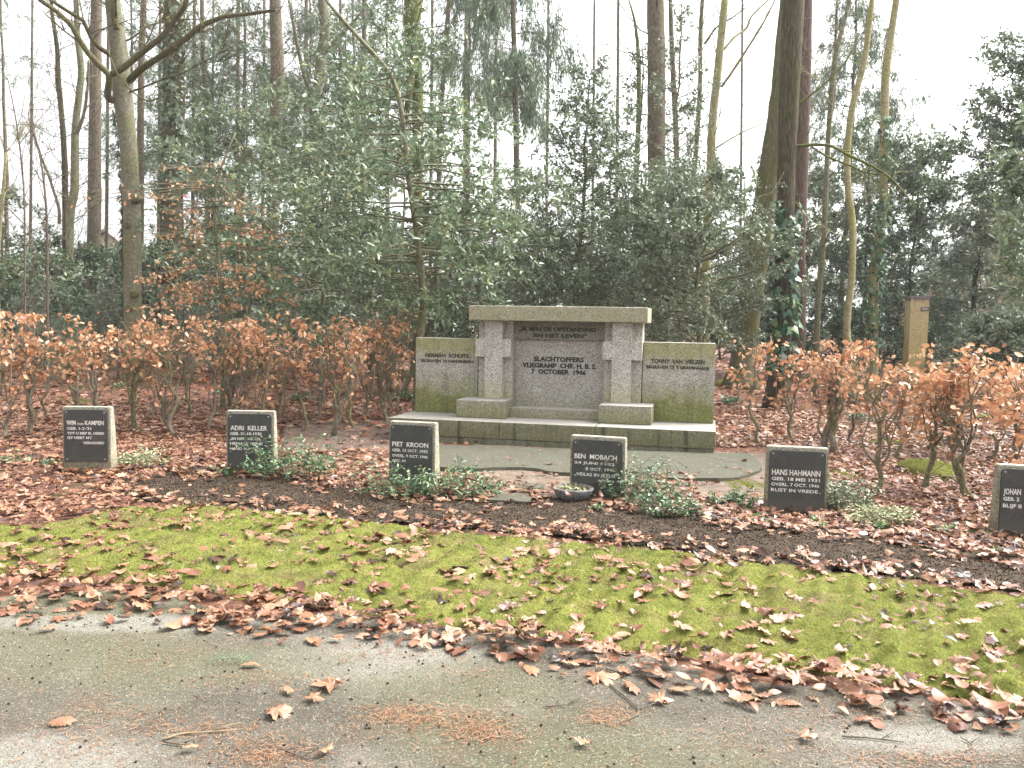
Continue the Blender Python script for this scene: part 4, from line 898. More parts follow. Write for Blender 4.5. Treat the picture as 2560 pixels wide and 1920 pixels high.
# --- left side
bare_tree('beech_tree', 'smooth green grey beech with strong limbs forking high, nearest trunk behind the left hedge', 'tree', 21, [(332, 900, 48), (331, 700, 46), (330, 560, 47), (326, 440, 48), (318, 330, 47), (306, 240, 52), (299, 150, 46), (290, 60, 42), (282, 0, 40)], 332, 12.5, MB_BEECH, 1, 9, (6.5, 12), 2.4, .028, kids=(5, 4), limbs=[
    ([(292, 255, 20), (270, 240, 19), (272, 190, 18), (245, 160, 17), (215, 125, 16), (190, 85, 15), (175, 60, 14), (140, 28, 13), (95, -5, 12), (40, -60, 9)], [0, -.3, -.6, -.7, -.8, -.9, -1, -1.2, -1.4, -1.6]),
    ([(290, 145, 13), (268, 132, 13), (235, 105, 12), (212, 60, 12), (205, 50, 11), (165, 25, 10), (120, -5, 9)], [0, -.2, -.5, -.7, -.7, -.9, -1.2]),
    ([(275, 188, 18), (310, 168, 18), (350, 135, 17), (385, 108, 15), (412, 82, 15), (440, 45, 14), (462, 15, 13), (470, -20, 12)], [-.5, -.7, -.8, -1, -1.1, -1.2, -1.4, -1.5]),
    ([(325, 200, 20), (350, 175, 19), (400, 142, 17), (450, 108, 16), (505, 65, 14), (560, 42, 12), (620, 35, 10), (690, 25, 7)], [0, -.3, -.6, -.9, -1.2, -1.4, -1.7, -2]),
    ([(292, 75, 17), (285, 40, 17), (284, 0, 16), (280, -60, 14)], [-.3, -.4, -.5, -.6]),
    ([(272, 130, 4), (288, 175, 5), (310, 205, 5), (335, 232, 5), (372, 252, 4), (430, 238, 3), (510, 252, 2)], [-.9, -.9, -.9, -1, -1.1, -1.2, -1.3])], twmat=MB_OLIVE)
beech_ = [o for o in col.objects if o.get('label', '').startswith('smooth green grey beech')][0]
for kx, ky, kr in ((341, 496, .13), (318, 562, .09), (336, 735, .1), (322, 770, .09)):
    c = at(kx, ky, 20.8); bm = bmesh.new(); bmesh.ops.create_icosphere(bm, subdivisions=3, radius=kr)
    for v in bm.verts:
        f_ = 1-.45*math.exp(-((v.co.x**2+v.co.z**2)/(kr*.35)**2)) if v.co.y < 0 else 1
        v.co = Vector((v.co.x*1.15, v.co.y*f_*.8, v.co.z))*(1+.05*math.sin(v.co.x*60)) + Vector(c) - beech_.location
    me = bpy.data.meshes.new('branch_scar'); bm.to_mesh(me); bm.free(); me.materials.append(MB_OLIVE); me.polygons.foreach_set('use_smooth', [True]*len(me.polygons)); link('branch_scar', me, beech_)
bare_tree('deciduous_tree', 'slim dark stemmed tree, left one of the close pair at far left', 'tree', 27, [(163, 480, 17), (161, 390, 16), (156, 310, 15), (146, 200, 14), (143, 120, 12), (131, 40, 10), (128, 0, 9)], 166, 13.5, MB_DARK, 2, 18, (3, 12), 1.7, .015, dead=(2, 12, 60, 1., 45))
bare_tree('deciduous_tree', 'pale greenish slim tree, right one of the close pair at far left', 'tree', 26, [(171, 775, 22), (174, 640, 21), (176, 530, 22), (187, 470, 23), (188, 330, 21), (197, 240, 19), (203, 175, 18), (194, 90, 16), (190, 0, 14)], 170, 13, MB_BEECH, 3, 18, (3.5, 12), 1.8, .016, limbs=[([(190, 340, 11), (208, 290, 9), (218, 230, 8), (222, 150, 6)], [0, -.2, -.3, -.5]), ([(148, 560, 9), (147, 520, 9), (135, 480, 8), (118, 430, 7), (90, 360, 5)], [0, 0, 0, 0, 0])])
bare_tree('spruce_tree', 'straight reddish brown spruce trunk with dead side twigs, behind the close pair at left', 'tree', 30, [(233, 715, 36), (236, 500, 35), (238, 250, 32), (241, 0, 28)], 232, 15, MB_SPRUCE, 4, 0, dead=(1.5, 12, 90, 1.4, 41))
bare_tree('spruce_tree', 'narrow brown conifer trunk just right of the forked beech', 'tree', 33, [(351, 480, 19), (352, 250, 18), (355, 120, 17), (360, 0, 15)], 350, 16, MB_SPRUCE, 5, 0, dead=(2.5, 13, 70, 1.3, 42))
_, TREE5, rr5 = bare_tree('conifer_tree', 'thick shaggy dark trunk with clinging ivy, tallest mass left of centre', 'tree', 28, [(425, 680, 58), (426, 500, 54), (430, 350, 56), (436, 200, 58), (438, 60, 54), (432, 0, 50)], 425, 14.5, MB_DARK, 6, 14, (5, 14), 2.6, .026, kids=(5, 4), rough=.09, dead=(2, 13, 60, 1.2, 43))
bare_tree('deciduous_tree', 'thin pole of a tree between the shaggy trunk and the hollies', 'tree', 34, [(518, 360, 14), (514, 250, 14), (510, 170, 13), (506, 60, 12), (505, 0, 11)], 520, 16, MB_SPRUCE, 7, 16, (4, 15), 1.9, .014, kids=(5, 4))
bare_tree('spruce_tree', 'clean brown trunk, reddish below and olive above, left of the hollies', 'tree', 27.5, [(674, 790, 36), (678, 620, 34), (686, 480, 32), (688, 330, 34), (694, 190, 35), (690, 80, 32), (688, 0, 30)], 672, 14, MB_SPRUCE, 8, 16, (5, 13), 2.2, .018, kids=(5, 4))
bare_tree('deciduous_tree', 'wavy olive trunk behind the top of the holly left of centre', 'tree', 29, [(788, 420, 30), (790, 300, 30), (800, 180, 28), (812, 80, 26), (806, 0, 24)], 785, 14, MB_BEECH, 9, 18, (5, 13), 2.4, .022, kids=(5, 4), limbs=[([(795, 250, 12), (765, 200, 11), (745, 120, 10), (730, 40, 8), (722, 0, 7)], [0, 0, 0, 0, 0]), ([(800, 150, 12), (835, 105, 11), (870, 70, 9), (905, 30, 7)], [0, 0, 0, 0])])
bare_tree('deciduous_tree', 'mossy double trunk rising above the holly left of centre', 'tree', 24, [(1042, 620, 24), (1045, 480, 24), (1045, 330, 26), (1040, 200, 38), (1033, 100, 44), (1032, 0, 44)], 1040, 13, MB_MOSSY, 10, 16, (5, 12), 2.2, .02, kids=(5, 4), limbs=[([(1032, 150, 20), (1020, 260, 18), (1008, 330, 14), (995, 420, 14)], [-.2, -.3, -.3, -.3])], rough=.1)
bare_tree('deciduous_tree', 'thin dark stem left of the drooping spruce', 'tree', 31, [(1098, 360, 13), (1102, 260, 13), (1114, 150, 13), (1118, 60, 12), (1122, 0, 11)], 1098, 15, MB_SPRUCE, 11, 16, (5, 14), 1.8, .013, kids=(5, 4))
for i, (x0, pts, lb, Yd) in enumerate(((60, [(62, 560, 5), (55, 420, 5), (40, 300, 4), (20, 200, 3)], 'leafless sapling at the far left edge, farthest left one', 17), (118, [(118, 600, 7), (112, 480, 6), (98, 380, 5), (70, 290, 3)], 'leafless leaning sapling between the left edge and the close pair', 19), (0, [(-8, 700, 14), (0, 560, 12), (8, 480, 10), (15, 380, 8)], 'pale young trunk cut by the left edge of the photo', 20))):
    bare_tree('sapling', lb, 'sapling', Yd, pts, x0, 0, MB_TWIG if i < 2 else MB_PALE, 50+i, 16, (1.5, 6.5), 1.5, .009, .6, (4, 4))

# orange leaved beech sapling behind the hedge
def tier_beech(px, Y, pts, tiers, seed, label):
    rg = np.random.default_rng(seed); b = at(px, 900, Y); org = np.array([b[0], Y, 0]); o = empty('beech_sapling', org, label, 'sapling'); g, gl = Geo(), Geo()
    sp, rr = trunk_tube(g, Y, pts, px, 0, 8, .08, seed)
    for (ty, xa, xb, dens) in tiers:
        z = at(px, ty, Y)[2]; i = min(int(np.searchsorted(sp[:, 2], z)), len(sp)-1); s = sp[i]
        for xe in (xa, xb):
            for k in range(3):
                e = at(xe, ty+rg.normal()*7, Y); e[1] += rg.normal()*.8; e = s+(e-s)*(.55+.5*rg.random())
                m = (s+e)/2+np.array([0, 0, .12*rg.random()]); bp = spline(np.array([s, m, e]), 12); g.add(*tube(bp, np.linspace(.009, .003, 12), 4))
                for _ in range(14):
                    j = rg.integers(3, 12); d = norm(bp[j]-bp[j-1])*.7+rg.normal(size=3)*np.array([0.6, .6, .05]); q = bp[j]+d*(.2+.3*rg.random()); g.add(*segs([bp[j]], [q], .003, .002, 3))
                    n = rg.poisson(dens*1.05)
                    if n:
                        P = bp[j]+(q-bp[j])*rg.random((n, 1))+rg.normal(size=(n, 3))*.03; ax = np.c_[rg.normal(size=(n, 2))*.8, -.5+.3*rg.normal(size=n)]
                        place(gl, T_BEECH[rg.integers(0, 4)], P, ax, rg.normal(size=(n, 3))+np.array([0, -.5, .2]), 
                        .065*(.7+.5*rg.random(n)), np.clip(.5+.25*rg.normal(size=n), 0, 1))
    g.build('trunk', MB_BEECH, o, True, org); gl.build('crown', M_TIER, o, False, org); return o
tier_beech(555, 14.5, [(560, 800, 11), (552, 720, 11), (545, 634, 11), (538, 550, 10), (536, 490, 9), (560, 400, 6), (590, 330, 4)], [(745, 355, 740, 2.6), (765, 370, 560, 2.2), (700, 420, 765, 2.2), (725, 480, 700, 2.2), (640, 440, 640, .7), (610, 430, 730, 1.1), (590, 480, 730, 1.1), (545, 400, 690, .7), (520, 440, 670, .6), (490, 420, 570, .6), (465, 430, 550, .5), (510, 210, 430, .3)], 71, 'young beech holding orange leaves in flat tiers, behind the left hedge')
tier_beech(1000, 18, [(1085, 780, 12), (1090, 680, 12), (1100, 600, 8), (1110, 520, 5)], [(700, 1040, 1150, .5), (640, 1060, 1160, .7), (740, 1040, 1130, .5)], 72, 'slender young beech with few orange leaves under the central holly')

# --- evergreens, middle
E9 = [(1048, 845, 22), (1060, 770, 20), (1056, 712, 19), (1048, 627, 17), (1034, 530, 15), (1021, 439, 14), (1013, 350, 13), (998, 249, 13), (978, 187, 12), (928, 128, 11), (850, 43, 9), (800, -20, 6)]
def holly(px, Y, yt, yb, R, prof, n, ls, seed, label, mat=M_HOLLY, **k):
    k.setdefault('name', 'holly_tree'); k.setdefault('bmat', MB_BEECH)
    nm = k.pop('name'); bm_ = k.pop('bmat'); trw = k.pop('trw', .12); tw = k.pop('tw', 9); lt = k.pop('lt', 14)
    return evergreen(nm, label, 'tree', px, Y, yt, yb, R, prof, n, tw, lt, ls, T_HOLLY, mat, bm_, trw, seed, **k)
holly(1045, 13.5, 170, 780, 2.6, oval, 105, .1, 201, 'leaning holly with pale stem and big glossy leaves, nearest evergreen left of the memorial', tpts=E9, up=.12, droop=.25, tw=9, lt=13, twl=(.25, .5))
holly(800, 16, 400, 860, 2.3, oval, 85, .1, 202, 'holly with drooping grey green leaves between the orange sapling and the leaning holly', up=.15, droop=.3, tw=8, lt=12)
holly(620, 22, 240, 760, 2.9, oval, 100, .115, 203, 'loose grey green holly behind the clean brown trunk', up=.2, droop=.2, tw=8, lt=10)
holly(860, 24, 20, 640, 2.7, spindle, 100, .115, 204, 'tall thin holly screen behind the leaning holly', up=.2, droop=.3, tw=7, lt=9)
holly(1420, 17, 205, 880, 2.2, lambda t: np.clip(1.05-t, .1, .72)**.8*1.1, 190, .075, 205, 'dense cone shaped holly with fine leaves standing right behind the memorial', M_HOLLY2, up=.35, tw=10, lt=17, twl=(.2, .4), trw=.14)
holly(1740, 15.5, 440, 900, 1.8, dome, 110, .075, 206, 'broad bushy holly filling the space between the memorial and the big dark trunks', M_HOLLY2, up=.35, tw=10, lt=17, twl=(.2, .4))
holly(1590, 18, 400, 900, 1.9, dome, 95, .08, 207, 'bushy holly in front of the reddish trunk behind the memorial', M_HOLLY2, up=.3, tw=9, lt=16)
holly(1210, 19, 480, 880, 2.0, dome, 70, .085, 208, 'dark holly low behind the left half of the memorial', M_HOLLY2, up=.25, tw=9, lt=15)
holly(1668, 20, 10, 560, .8, spindle, 60, .085, 212, 'wispy upright holly growing just before the stout reddish trunk', M_HOLLY2, up=.5, tw=6, lt=9)
holly(1600, 22, 120, 560, 1.0, spindle, 40, .09, 209, 'wispy upright holly left of the reddish trunk, thin against the sky', M_HOLLY2, up=.5, tw=6, lt=9)
holly(980, 19, 640, 910, 2.0, dome, 60, .085, 210, 'dark holly understorey just behind the left end of the memorial', M_DARK, up=.2, tw=9, lt=14)

holly(1010, 22, -60, 480, 1.9, spindle, 80, .11, 211, 'leafy evergreen clothing the mossy double trunk against the sky', up=.3, tw=8, lt=10, trw=.08)
def spruce(px, Y, yt, yb, R, n, seed, label, mat=M_NEEDLE, prof=cone, hang=.75, tpts=None, tw=16, lt=15, ls=.17, droop=.5, trw=.26, twl=(.25, .6), **k):
    return evergreen('spruce_tree', label, 'tree', px, Y, yt, yb, R, prof, n, tw, lt, ls, T_NEEDLE, mat, MB_SPRUCE, trw, seed, droop=droop, up=.25, twl=twl, hang=hang, tpts=tpts, nup=.2, **k)
spruce(1290, 29, -120, 280, 2.6, 44, 221, 'spruce with curtains of drooping dark twigs above the memorial', tpts=[(1295, 560, 16), (1293, 500, 16), (1290, 300, 15), (1285, 120, 13), (1282, 0, 12)], prof=lambda t: np.clip(1.0-.4*t, .3, 1), tw=18, lt=22, ls=.2, twl=(.5, 1.2), hang=.88)
spruce(1165, 32, -100, 210, 2.2, 36, 222, 'second drooping spruce left of the one above the memorial', prof=lambda t: np.clip(1.0-.3*t, .3, 1), tw=17, lt=22, ls=.2, twl=(.5, 1.2), hang=.88)
spruce(2100, 33, -60, 470, 3.7, 150, 223, 'grey green spruce with sweeping branches behind the slim trunks at right', hang=.7, tw=17, ls=.2)
spruce(610, 33, -60, 480, 3.4, 120, 224, 'pale spruce far back left of centre, thin enough to see sky through', hang=.45, tw=17, ls=.22)
spruce(455, 36, -60, 520, 3., 80, 226, 'green spruce behind the shaggy dark trunk, filling the gap to its right', hang=.45, tw=16, ls=.22)
spruce(765, 35, -60, 480, 3.2, 110, 227, 'green spruce far back behind the wavy olive trunk', hang=.45, tw=16, ls=.22)
spruce(960, 36, -60, 420, 2.6, 60, 228, 'green spruce far back left of the mossy double trunk', hang=.5, tw=16, ls=.22)
spruce(330, 38, -60, 470, 2.6, 60, 229, 'thin feathery spruce far behind the forked beech', hang=.45, tw=15, ls=.2)
spruce(540, 41, -60, 470, 3., 70, 230, 'far feathery spruce between the shaggy trunk and the clean brown trunk', hang=.45, tw=15, ls=.22)
spruce(880, 41, -60, 420, 3., 70, 231, 'far feathery spruce right of the wavy olive trunk', hang=.45, tw=15, ls=.22)
spruce(30, 40, -60, 330, 3., 26, 225, 'spruce branches hanging at the top left edge', hang=.5, tw=12, ls=.22)

# --- trunks, right of centre
bare_tree('pine_tree', 'stout reddish trunk standing right behind the memorial', 'tree', 21.5, [(1640, 880, 46), (1641, 600, 46), (1641, 400, 46), (1641, 200, 45), (1639, 0, 43)], 1641, 11.5, MB_SPRUCE, 21, 6, (7, 11), 1.5, .02, rough=.06)
bare_tree('deciduous_tree', 'thin dark stem just left of the stout reddish trunk', 'tree', 25, [(1590, 500, 14), (1596, 300, 13), (1597, 160, 11), (1588, 60, 7), (1572, 0, 4)], 1588, 0, MB_MOSSY, 22, 10, (4, 10), 1.4, .012)
bare_tree('deciduous_tree', 'thin stem close to the right side of the stout reddish trunk', 'tree', 26, [(1694, 480, 12), (1690, 330, 14), (1681, 150, 13), (1676, 0, 11)], 1697, 13, MB_SPRUCE, 23, 10, (5, 12), 1.5, .012)
bare_tree('deciduous_tree', 'slender pale trunk, left one of the pair against the open sky', 'tree', 24, [(1725, 700, 14), (1730, 480, 13), (1739, 390, 13), (1750, 218, 12), (1751, 90, 11), (1756, 0, 10)], 1722, 12, MB_BEECH, 24, 16, (4, 11), 1.9, .013, .6, limbs=[([(1760, 110, 5), (1795, 65, 5), (1830, 45, 4), (1865, 18, 3)], [0, 0, 0, 0])])
bare_tree('deciduous_tree', 'pale trunk with rising bare branches, right one of the pair against the open sky', 'tree', 23, [(1765, 700, 24), (1776, 420, 22), (1782, 300, 21), (1793, 195, 21), (1804, 80, 20), (1812, 0, 18)], 1762, 12, MB_PALE, 25, 16, (4.5, 11), 2.2, .016, .6, limbs=[([(1803, 218, 7), (1830, 180, 7), (1882, 100, 6), (1915, 45, 5), (1940, -5, 4)], [0, -.2, -.4, -.5, -.6]), ([(1808, 125, 7), (1840, 90, 6), (1865, 72, 6), (1880, 40, 5), (1925, -5, 4)], [0, .2, .4, .5, .6]), ([(1790, 370, 5), (1830, 345, 4), (1880, 320, 3), (1930, 305, 2)], [0, 0, 0, 0])])
oA, spA, rrA = bare_tree('oak_tree', 'tall dark straight trunk with ivy on its foot, front one of the three big trunks', 'tree', 16.7, [(1948, 950, 52), (1955, 800, 48), (1960, 620, 47), (1966, 440, 46), (1970, 300, 50), (1976, 150, 56), (1984, 0, 57)], 1945, 9.5, MB_DARK, 26, 0, rough=.05, limbs=[
    ([(1990, 366, 9), (2040, 362, 9), (2080, 366, 8), (2125, 390, 8), (2180, 415, 7), (2225, 445, 7), (2262, 485, 5), (2290, 520, 3)], [0, -.5, -.8, -1, -1.1, -1.2, -1.3, -1.4]),
    ([(2030, 368, 6), (2070, 392, 6), (2120, 412, 5), (2160, 430, 5), (2210, 438, 3)], [-.4, -.7, -.9, -1, -1.1]),
    ([(1995, 260, 6), (2030, 235, 6), (2060, 210, 5), (2105, 165, 4), (2130, 130, 3)], [0, 0, 0, 0, 0]),
    ([(1990, 410, 3), (2020, 330, 3), (2045, 300, 2)], [0, -.2, -.3]), ([(1960, 430, 3), (1930, 480, 3), (1895, 490, 2)], [-.2, -.4, -.5]), ([(1985, 500, 4), (2030, 555, 3), (2060, 510, 2)], [-.2, -.5, -.6]), ([(1975, 620, 3), (2010, 585, 3), (2060, 560, 2)], [-.2, -.4, -.6]), ([(1945, 480, 3), (1905, 490, 2.5), (1885, 500, 2)], [-.2, -.4, -.5])], twmat=MB_MOSSY)
oB, spB, rrB = bare_tree('oak_tree', 'dark leaning trunk slanting up behind the straight one with ivy', 'tree', 22, [(1856, 900, 60), (1872, 800, 58), (1890, 660, 58), (1908, 540, 60), (1925, 430, 62), (1942, 330, 62), (1955, 200, 52), (1966, 60, 44)], 1852, 12, MB_OLIVE, 27, 0, rough=.06, flare=.9)
bare_tree('pine_tree', 'reddish brown flaky trunk, rear right one of the three big trunks', 'tree', 24.5, [(1996, 830, 36), (1998, 600, 34), (2004, 440, 34), (2010, 250, 32), (2016, 80, 30), (2018, 0, 28)], 1995, 13, MB_RED, 28, 0, dead=(2, 11, 30, .9, 44))
bare_tree('beech_tree', 'slim greenish trunk with a forked top, first right of the big trunks', 'tree', 19.5, [(2042, 860, 15), (2046, 751, 15), (2058, 607, 15), (2066, 440, 14), (2073, 311, 13), (2086, 155, 14), (2104, 78, 12), (2124, 0, 10)], 2040, 10.5, MB_BEECH, 29, 8, (4, 10), 1.3, .011, limbs=[([(2056, 620, 6), (2080, 570, 6), (2105, 535, 5), (2120, 520, 5)], [-.1, -.3, -.4, -.5]), ([(2076, 300, 9), (2086, 240, 8), (2087, 150, 8), (2090, 60, 7), (2094, 0, 6)], [0, .1, .2, .2, .2])])
bare_tree('beech_tree', 'pale slightly bent young beech trunk in the middle of the slim trio at right', 'tree', 18, [(2134, 905, 21), (2118, 850, 20), (2118, 790, 20), (2129, 693, 19), (2131, 557, 19), (2120, 470, 18), (2119, 369, 17), (2134, 253, 17), (2160, 155, 16), (2180, 0, 14)], 2137, 10, MB_PALE, 30, 9, (3, 9.5), 1.2, .01)
bare_tree('beech_tree', 'pale trunk wrapped with ivy, rightmost of the slim trio', 'tree', 19, [(2182, 900, 30), (2182, 751, 27), (2187, 673, 26), (2201, 576, 26), (2209, 498, 24), (2210, 350, 23), (2214, 194, 22), (2226, 97, 20), (2241, 0, 18)], 2184, 10.5, MB_PALE, 31, 7, (4, 10), 1.2, .01)

# --- evergreens, right
def broad(px, Y, yt, yb, R, n, seed, label, mat=M_DARK, ls=.14, prof=oval, **k):
    return holly(px, Y, yt, yb, R, prof, n, ls, seed, label, mat, name='evergreen_tree', bmat=MB_DARK, **k)
broad(1850, 27, 430, 900, 2.3, 70, 241, 'dark evergreen filling the gap left of the leaning dark trunk')
broad(1990, 29, 380, 900, 2.4, 80, 242, 'dark evergreen straight behind the three big trunks')
broad(2150, 28, 330, 900, 2.6, 110, 243, 'big dark evergreen behind the slim trio of trunks', ls=.13)
broad(2265, 27, 350, 900, 2.2, 90, 244, 'dark evergreen with a ragged right edge against the sky, left of the stone post')
broad(2545, 20, 65, 640, 1.75, 190, 245, 'tall dark evergreen with a rounded top at the right edge', M_HOLLY2, .1, lambda t: np.sqrt(np.clip(1-np.clip(t*1.6-.6, 0, 1)**2, .1, 1)), up=.3)
broad(2575, 24, 300, 900, 2.2, 80, 246, 'dark evergreen behind the house roof at the right edge', M_HOLLY2, .12)
holly(2600, 11.5, 170, 760, .85, spindle, 40, .1, 247, 'near glossy leaved branches entering at the right edge', M_HOLLY, tw=8, lt=11)
evergreen('yew_tree', 'feathery grey green conifer between the stone post and the right edge', 'tree', 2430, 25, 400, 880, 1.9, cone, 90, 18, 14, .13, T_NEEDLE, M_YEW, MB_DARK, .2, 248, droop=.2, up=.3, twl=(.25, .5), hang=.1, nup=.5)
for i, (x, Yd, yt, R, lb) in enumerate(((2500, 20, 790, .95, 'low bluish evergreen shrub right of the stone post'), (2400, 29, 720, 1.3, 'low dark evergreen shrub directly behind the stone post foot'), (2570, 18, 800, 1.0, 'low evergreen shrub above the rightmost headstone'), (2230, 26, 760, 1.6, 'low evergreen shrub left of the stone post'), (2080, 27, 760, 1.5, 'low dark evergreen shrub behind the feet of the slim trio'), (2330, 30, 640, 2., 'evergreen shrub rising behind the stone post'))):
    holly(x, Yd, yt, 930, R, dome, 45, .11, 260+i, lb, M_HOLLY2 if i in (0, 2) else M_DARK, name='evergreen_shrub', bmat=MB_DARK, tw=9, lt=13, up=.3, trw=.05)
for i, (x, Yd, yt, R, lb) in enumerate(((10, 27, 480, 2.0, 'evergreen at the left edge with an open ragged top'), (90, 25, 640, 1.8, 'low dark evergreen behind the left end of the hedge'), (230, 29, 620, 2.1, 'dark evergreen behind the foot of the reddish spruce trunk'), (390, 27, 610, 2.0, 'dark evergreen directly behind the forked beech'), (520, 31, 520, 2.4, 'dark evergreen behind the shaggy trunk'), (660, 26, 590, 2.0, 'dark evergreen behind the orange leaved sapling'), (800, 27, 520, 2.2, 'dark evergreen deep behind the drooping holly'), (930, 25, 560, 2.0, 'dark evergreen deep behind the leaning holly'), (1090, 26, 520, 2.1, 'dark evergreen deep behind the memorial left wing'), (1300, 27, 560, 2.2, 'dark evergreen deep behind the memorial lintel'), (1500, 27, 520, 2.2, 'dark evergreen deep behind the memorial right pillar'), (1700, 26, 560, 2.0, 'dark evergreen deep behind the memorial right wing'))):
    broad(x, Yd, yt, 920, R, 75, 280+i, lb, M_DARK, .13, dome, tw=9, lt=12, up=.3)
for i, (x, Yd, yt, lb) in enumerate(((300, 22, 690, 'twiggy young conifer low behind the forked beech foot'), (480, 21, 700, 'twiggy young conifer behind the tiered orange sapling'), (880, 20, 660, 'twiggy young conifer under the drooping holly'), (130, 22, 700, 'twiggy young conifer behind the left hedge near the close pair'), (720, 21, 720, 'twiggy young conifer beside the clean brown trunk'))):
    evergreen('young_conifer', lb, 'tree', x, Yd, yt, 900, 1.5, cone, 60, 12, 10, .1, T_NEEDLE, M_YEW, MB_TWIG, .06, 300+i, droop=.25, up=.1, twl=(.25, .5), hang=.1, nup=.5)
# far wood closing the view low down
for i, x in enumerate(range(-300, 2950, 210)):
    broad(x, 42+(i*7) % 5, 600+((i*61) % 9)*12 if not 1850 < x < 2300 else 520, 880, 3.6, 70, 500+i, 'far dark evergreen in the wood edge, %s from the left' % (ORD+['fifteenth', 'sixteenth'])[i], M_DARK, .2, dome, tw=9, lt=11, up=.3, twl=(.4, .8), group='far wood edge')
for i, (x, Yd, yt, w_, lb) in enumerate(((590, 38, 0, 12, 'far thin trunk left of the clean brown trunk'), (760, 40, 0, 12, 'far thin trunk left of the wavy olive trunk'), (905, 37, 0, 14, 'far dark trunk behind the leaning holly top'), (1160, 38, 0, 12, 'far trunk between the mossy double trunk and the drooping spruce'), (1540, 40, 0, 9, 'far thin stem left of the wispy holly'), (75, 36, 0, 8, 'far thin stem at the top left'), (265, 39, 0, 9, 'far thin stem between the reddish spruce and the forked beech'), (395, 41, 0, 9, 'far thin stem left of the shaggy dark trunk'), (480, 40, 0, 10, 'far thin stem right of the shaggy dark trunk'), (655, 42, 0, 9, 'far thin stem touching the left of the clean brown trunk'), (845, 39, 0, 9, 'far thin stem right of the wavy olive trunk'), (1075, 41, 0, 9, 'far thin stem right of the mossy double trunk'), (1235, 42, 0, 9, 'far thin stem left of the drooping spruce trunk'), (1365, 42, 0, 8, 'far thin stem right of the drooping spruce'), (1480, 43, 0, 7, 'far hair thin stem in the sky gap right of the cone holly'), (1850, 42, 0, 7, 'far hair thin stem in the sky gap left of the big trunks'))):
    bare_tree('spruce_tree', lb, 'tree', Yd, [(x, 700, w_), (x+3, 400, w_), (x+6, 0, w_*.8)], x, 18, MB_SPRUCE, 600+i, 6, (8, 17), 1.8, .012, dead=(4, 16, 50, 1.3, 620+i))

# ivy on trunks
def ivy(sp, rr, z0, z1, n, size, seed, label, mat=M_IVY, arc=(PI*1.05, PI*1.95), wind=0.):
    rg = np.random.default_rng(seed); z = z0+(z1-z0)*rg.random(n)**1.25; i = np.clip(np.searchsorted(sp[:, 2], z), 0, len(sp)-1)
    lane = rg.integers(0, 6, n); a = arc[0]+(arc[1]-arc[0])*((lane+.5)/6+.07*rg.normal(size=n)+.12*np.sin(z*2.2+lane)); out = np.c_[np.cos(a), np.sin(a), np.zeros(n)]
    P = sp[i]+out*(rr[i]*1.05+.02+.04*rg.random(n))[:, None]; P[:, 2] = z; org = np.array([sp[0][0], sp[0][1], 0])
    o = empty('ivy', org, label, 'ivy'); g = Geo(); place(g, T_IVY, P, np.c_[rg.normal(size=(n, 2))*.5, -.8*np.ones(n)], out+rg.normal(size=(n, 3))*.3+np.array([0, 0, .25]), size*(.6+.7*rg.random(n)), np.clip(.5+.25*rg.normal(size=n), 0, 1))
    gs = Geo()
    for l in range(6):
        zz = np.linspace(0, z1*(.6+.4*rg.random()), 20); k = np.clip(np.searchsorted(sp[:, 2], zz), 0, len(sp)-1); aa = arc[0]+(arc[1]-arc[0])*((l+.5)/6+.12*np.sin(zz*2.2+l)*.8)
        gs.add(*tube(np.c_[sp[k][:, 0]+np.cos(aa)*(rr[k]*1.03+.012), sp[k][:, 1]+np.sin(aa)*(rr[k]*1.03+.012), zz], .006, 4))
    gs.build('stems', MB_TWIG, o, True, org); g.build('leaves', mat, o, False, org)
ivy(spA, rrA*1.5, .8, 4.0, 330, .15, 701, 'big leaved ivy climbing the foot of the tall straight dark trunk')
ivy(TREE5, np.linspace(.36, .3, len(TREE5)), 6, 13, 900, .13, 702, 'dense ivy clinging to the shaggy dark trunk left of centre', M_DARK)
for ob in list(col.objects):
    if ob.get('label', '').startswith('pale trunk wrapped'): pass
P_, R_ = px_path(19, [(2182, 900, 30), (2187, 673, 26), (2201, 576, 26), (2209, 498, 24), (2210, 350, 23), (2214, 194, 22)], 2184); S_ = spline(np.c_[P_, R_], 40)
ivy(S_[:, :3], S_[:, 3]*1.4, 1.2, 6.2, 420, .11, 703, 'yellow green ivy round the rightmost slim trunk', M_IVY)
P_, R_ = px_path(21, [(332, 900, 48), (330, 560, 47), (326, 440, 48), (318, 330, 47), (306, 240, 52)], 332); S_ = spline(np.c_[P_, R_], 40)
ivy(S_[:, :3], S_[:, 3], 1.6, 6.6, 260, .1, 704, 'thin strand of ivy on the left side of the forked beech', M_HOLLY, (PI*.92, PI*1.12))

# ------------------------------------------------------------------ stone post behind the right hedge
q = gnd(2290, 966); post = empty('stone_post', (q[0], q[1], 0), 'tall square mossy stone post with flat cap and small plate behind the right hedge', 'post', None, -.13)
wq = 44*q[1]/FPX; hq = at(2300, 748, q[1])[2]
M_POST = granite('post_concrete', 1.35, [(5, 6, .1, .0, G_OL), (2.8, .4, .9, .75, c4(.27, .23, .08))], True, base=(.42, .36, .22))
block('shaft', -wq/2, wq/2, 0, .5, -.1, hq, M_POST, post, .015)
block('cap', -wq/2-.03, wq/2+.03, -.035, .535, hq+.002, hq+.085, plain('lead_cap', c4(.16, .14, .15), .6, .4), post, .01)
pl = block('name_plate', .02, wq/2-.015, -.018, -.002, hq-.33, hq-.22, plain('worn_plate', c4(.09, .075, .06), .6), post, .004)
merged('engraved_rule', [(.04, wq/2-.035, -.022, -.0185, hq-.262, hq-.245), (.05, wq/2-.045, -.022, -.0185, hq-.302, hq-.287)], M_LETW, pl, .001)

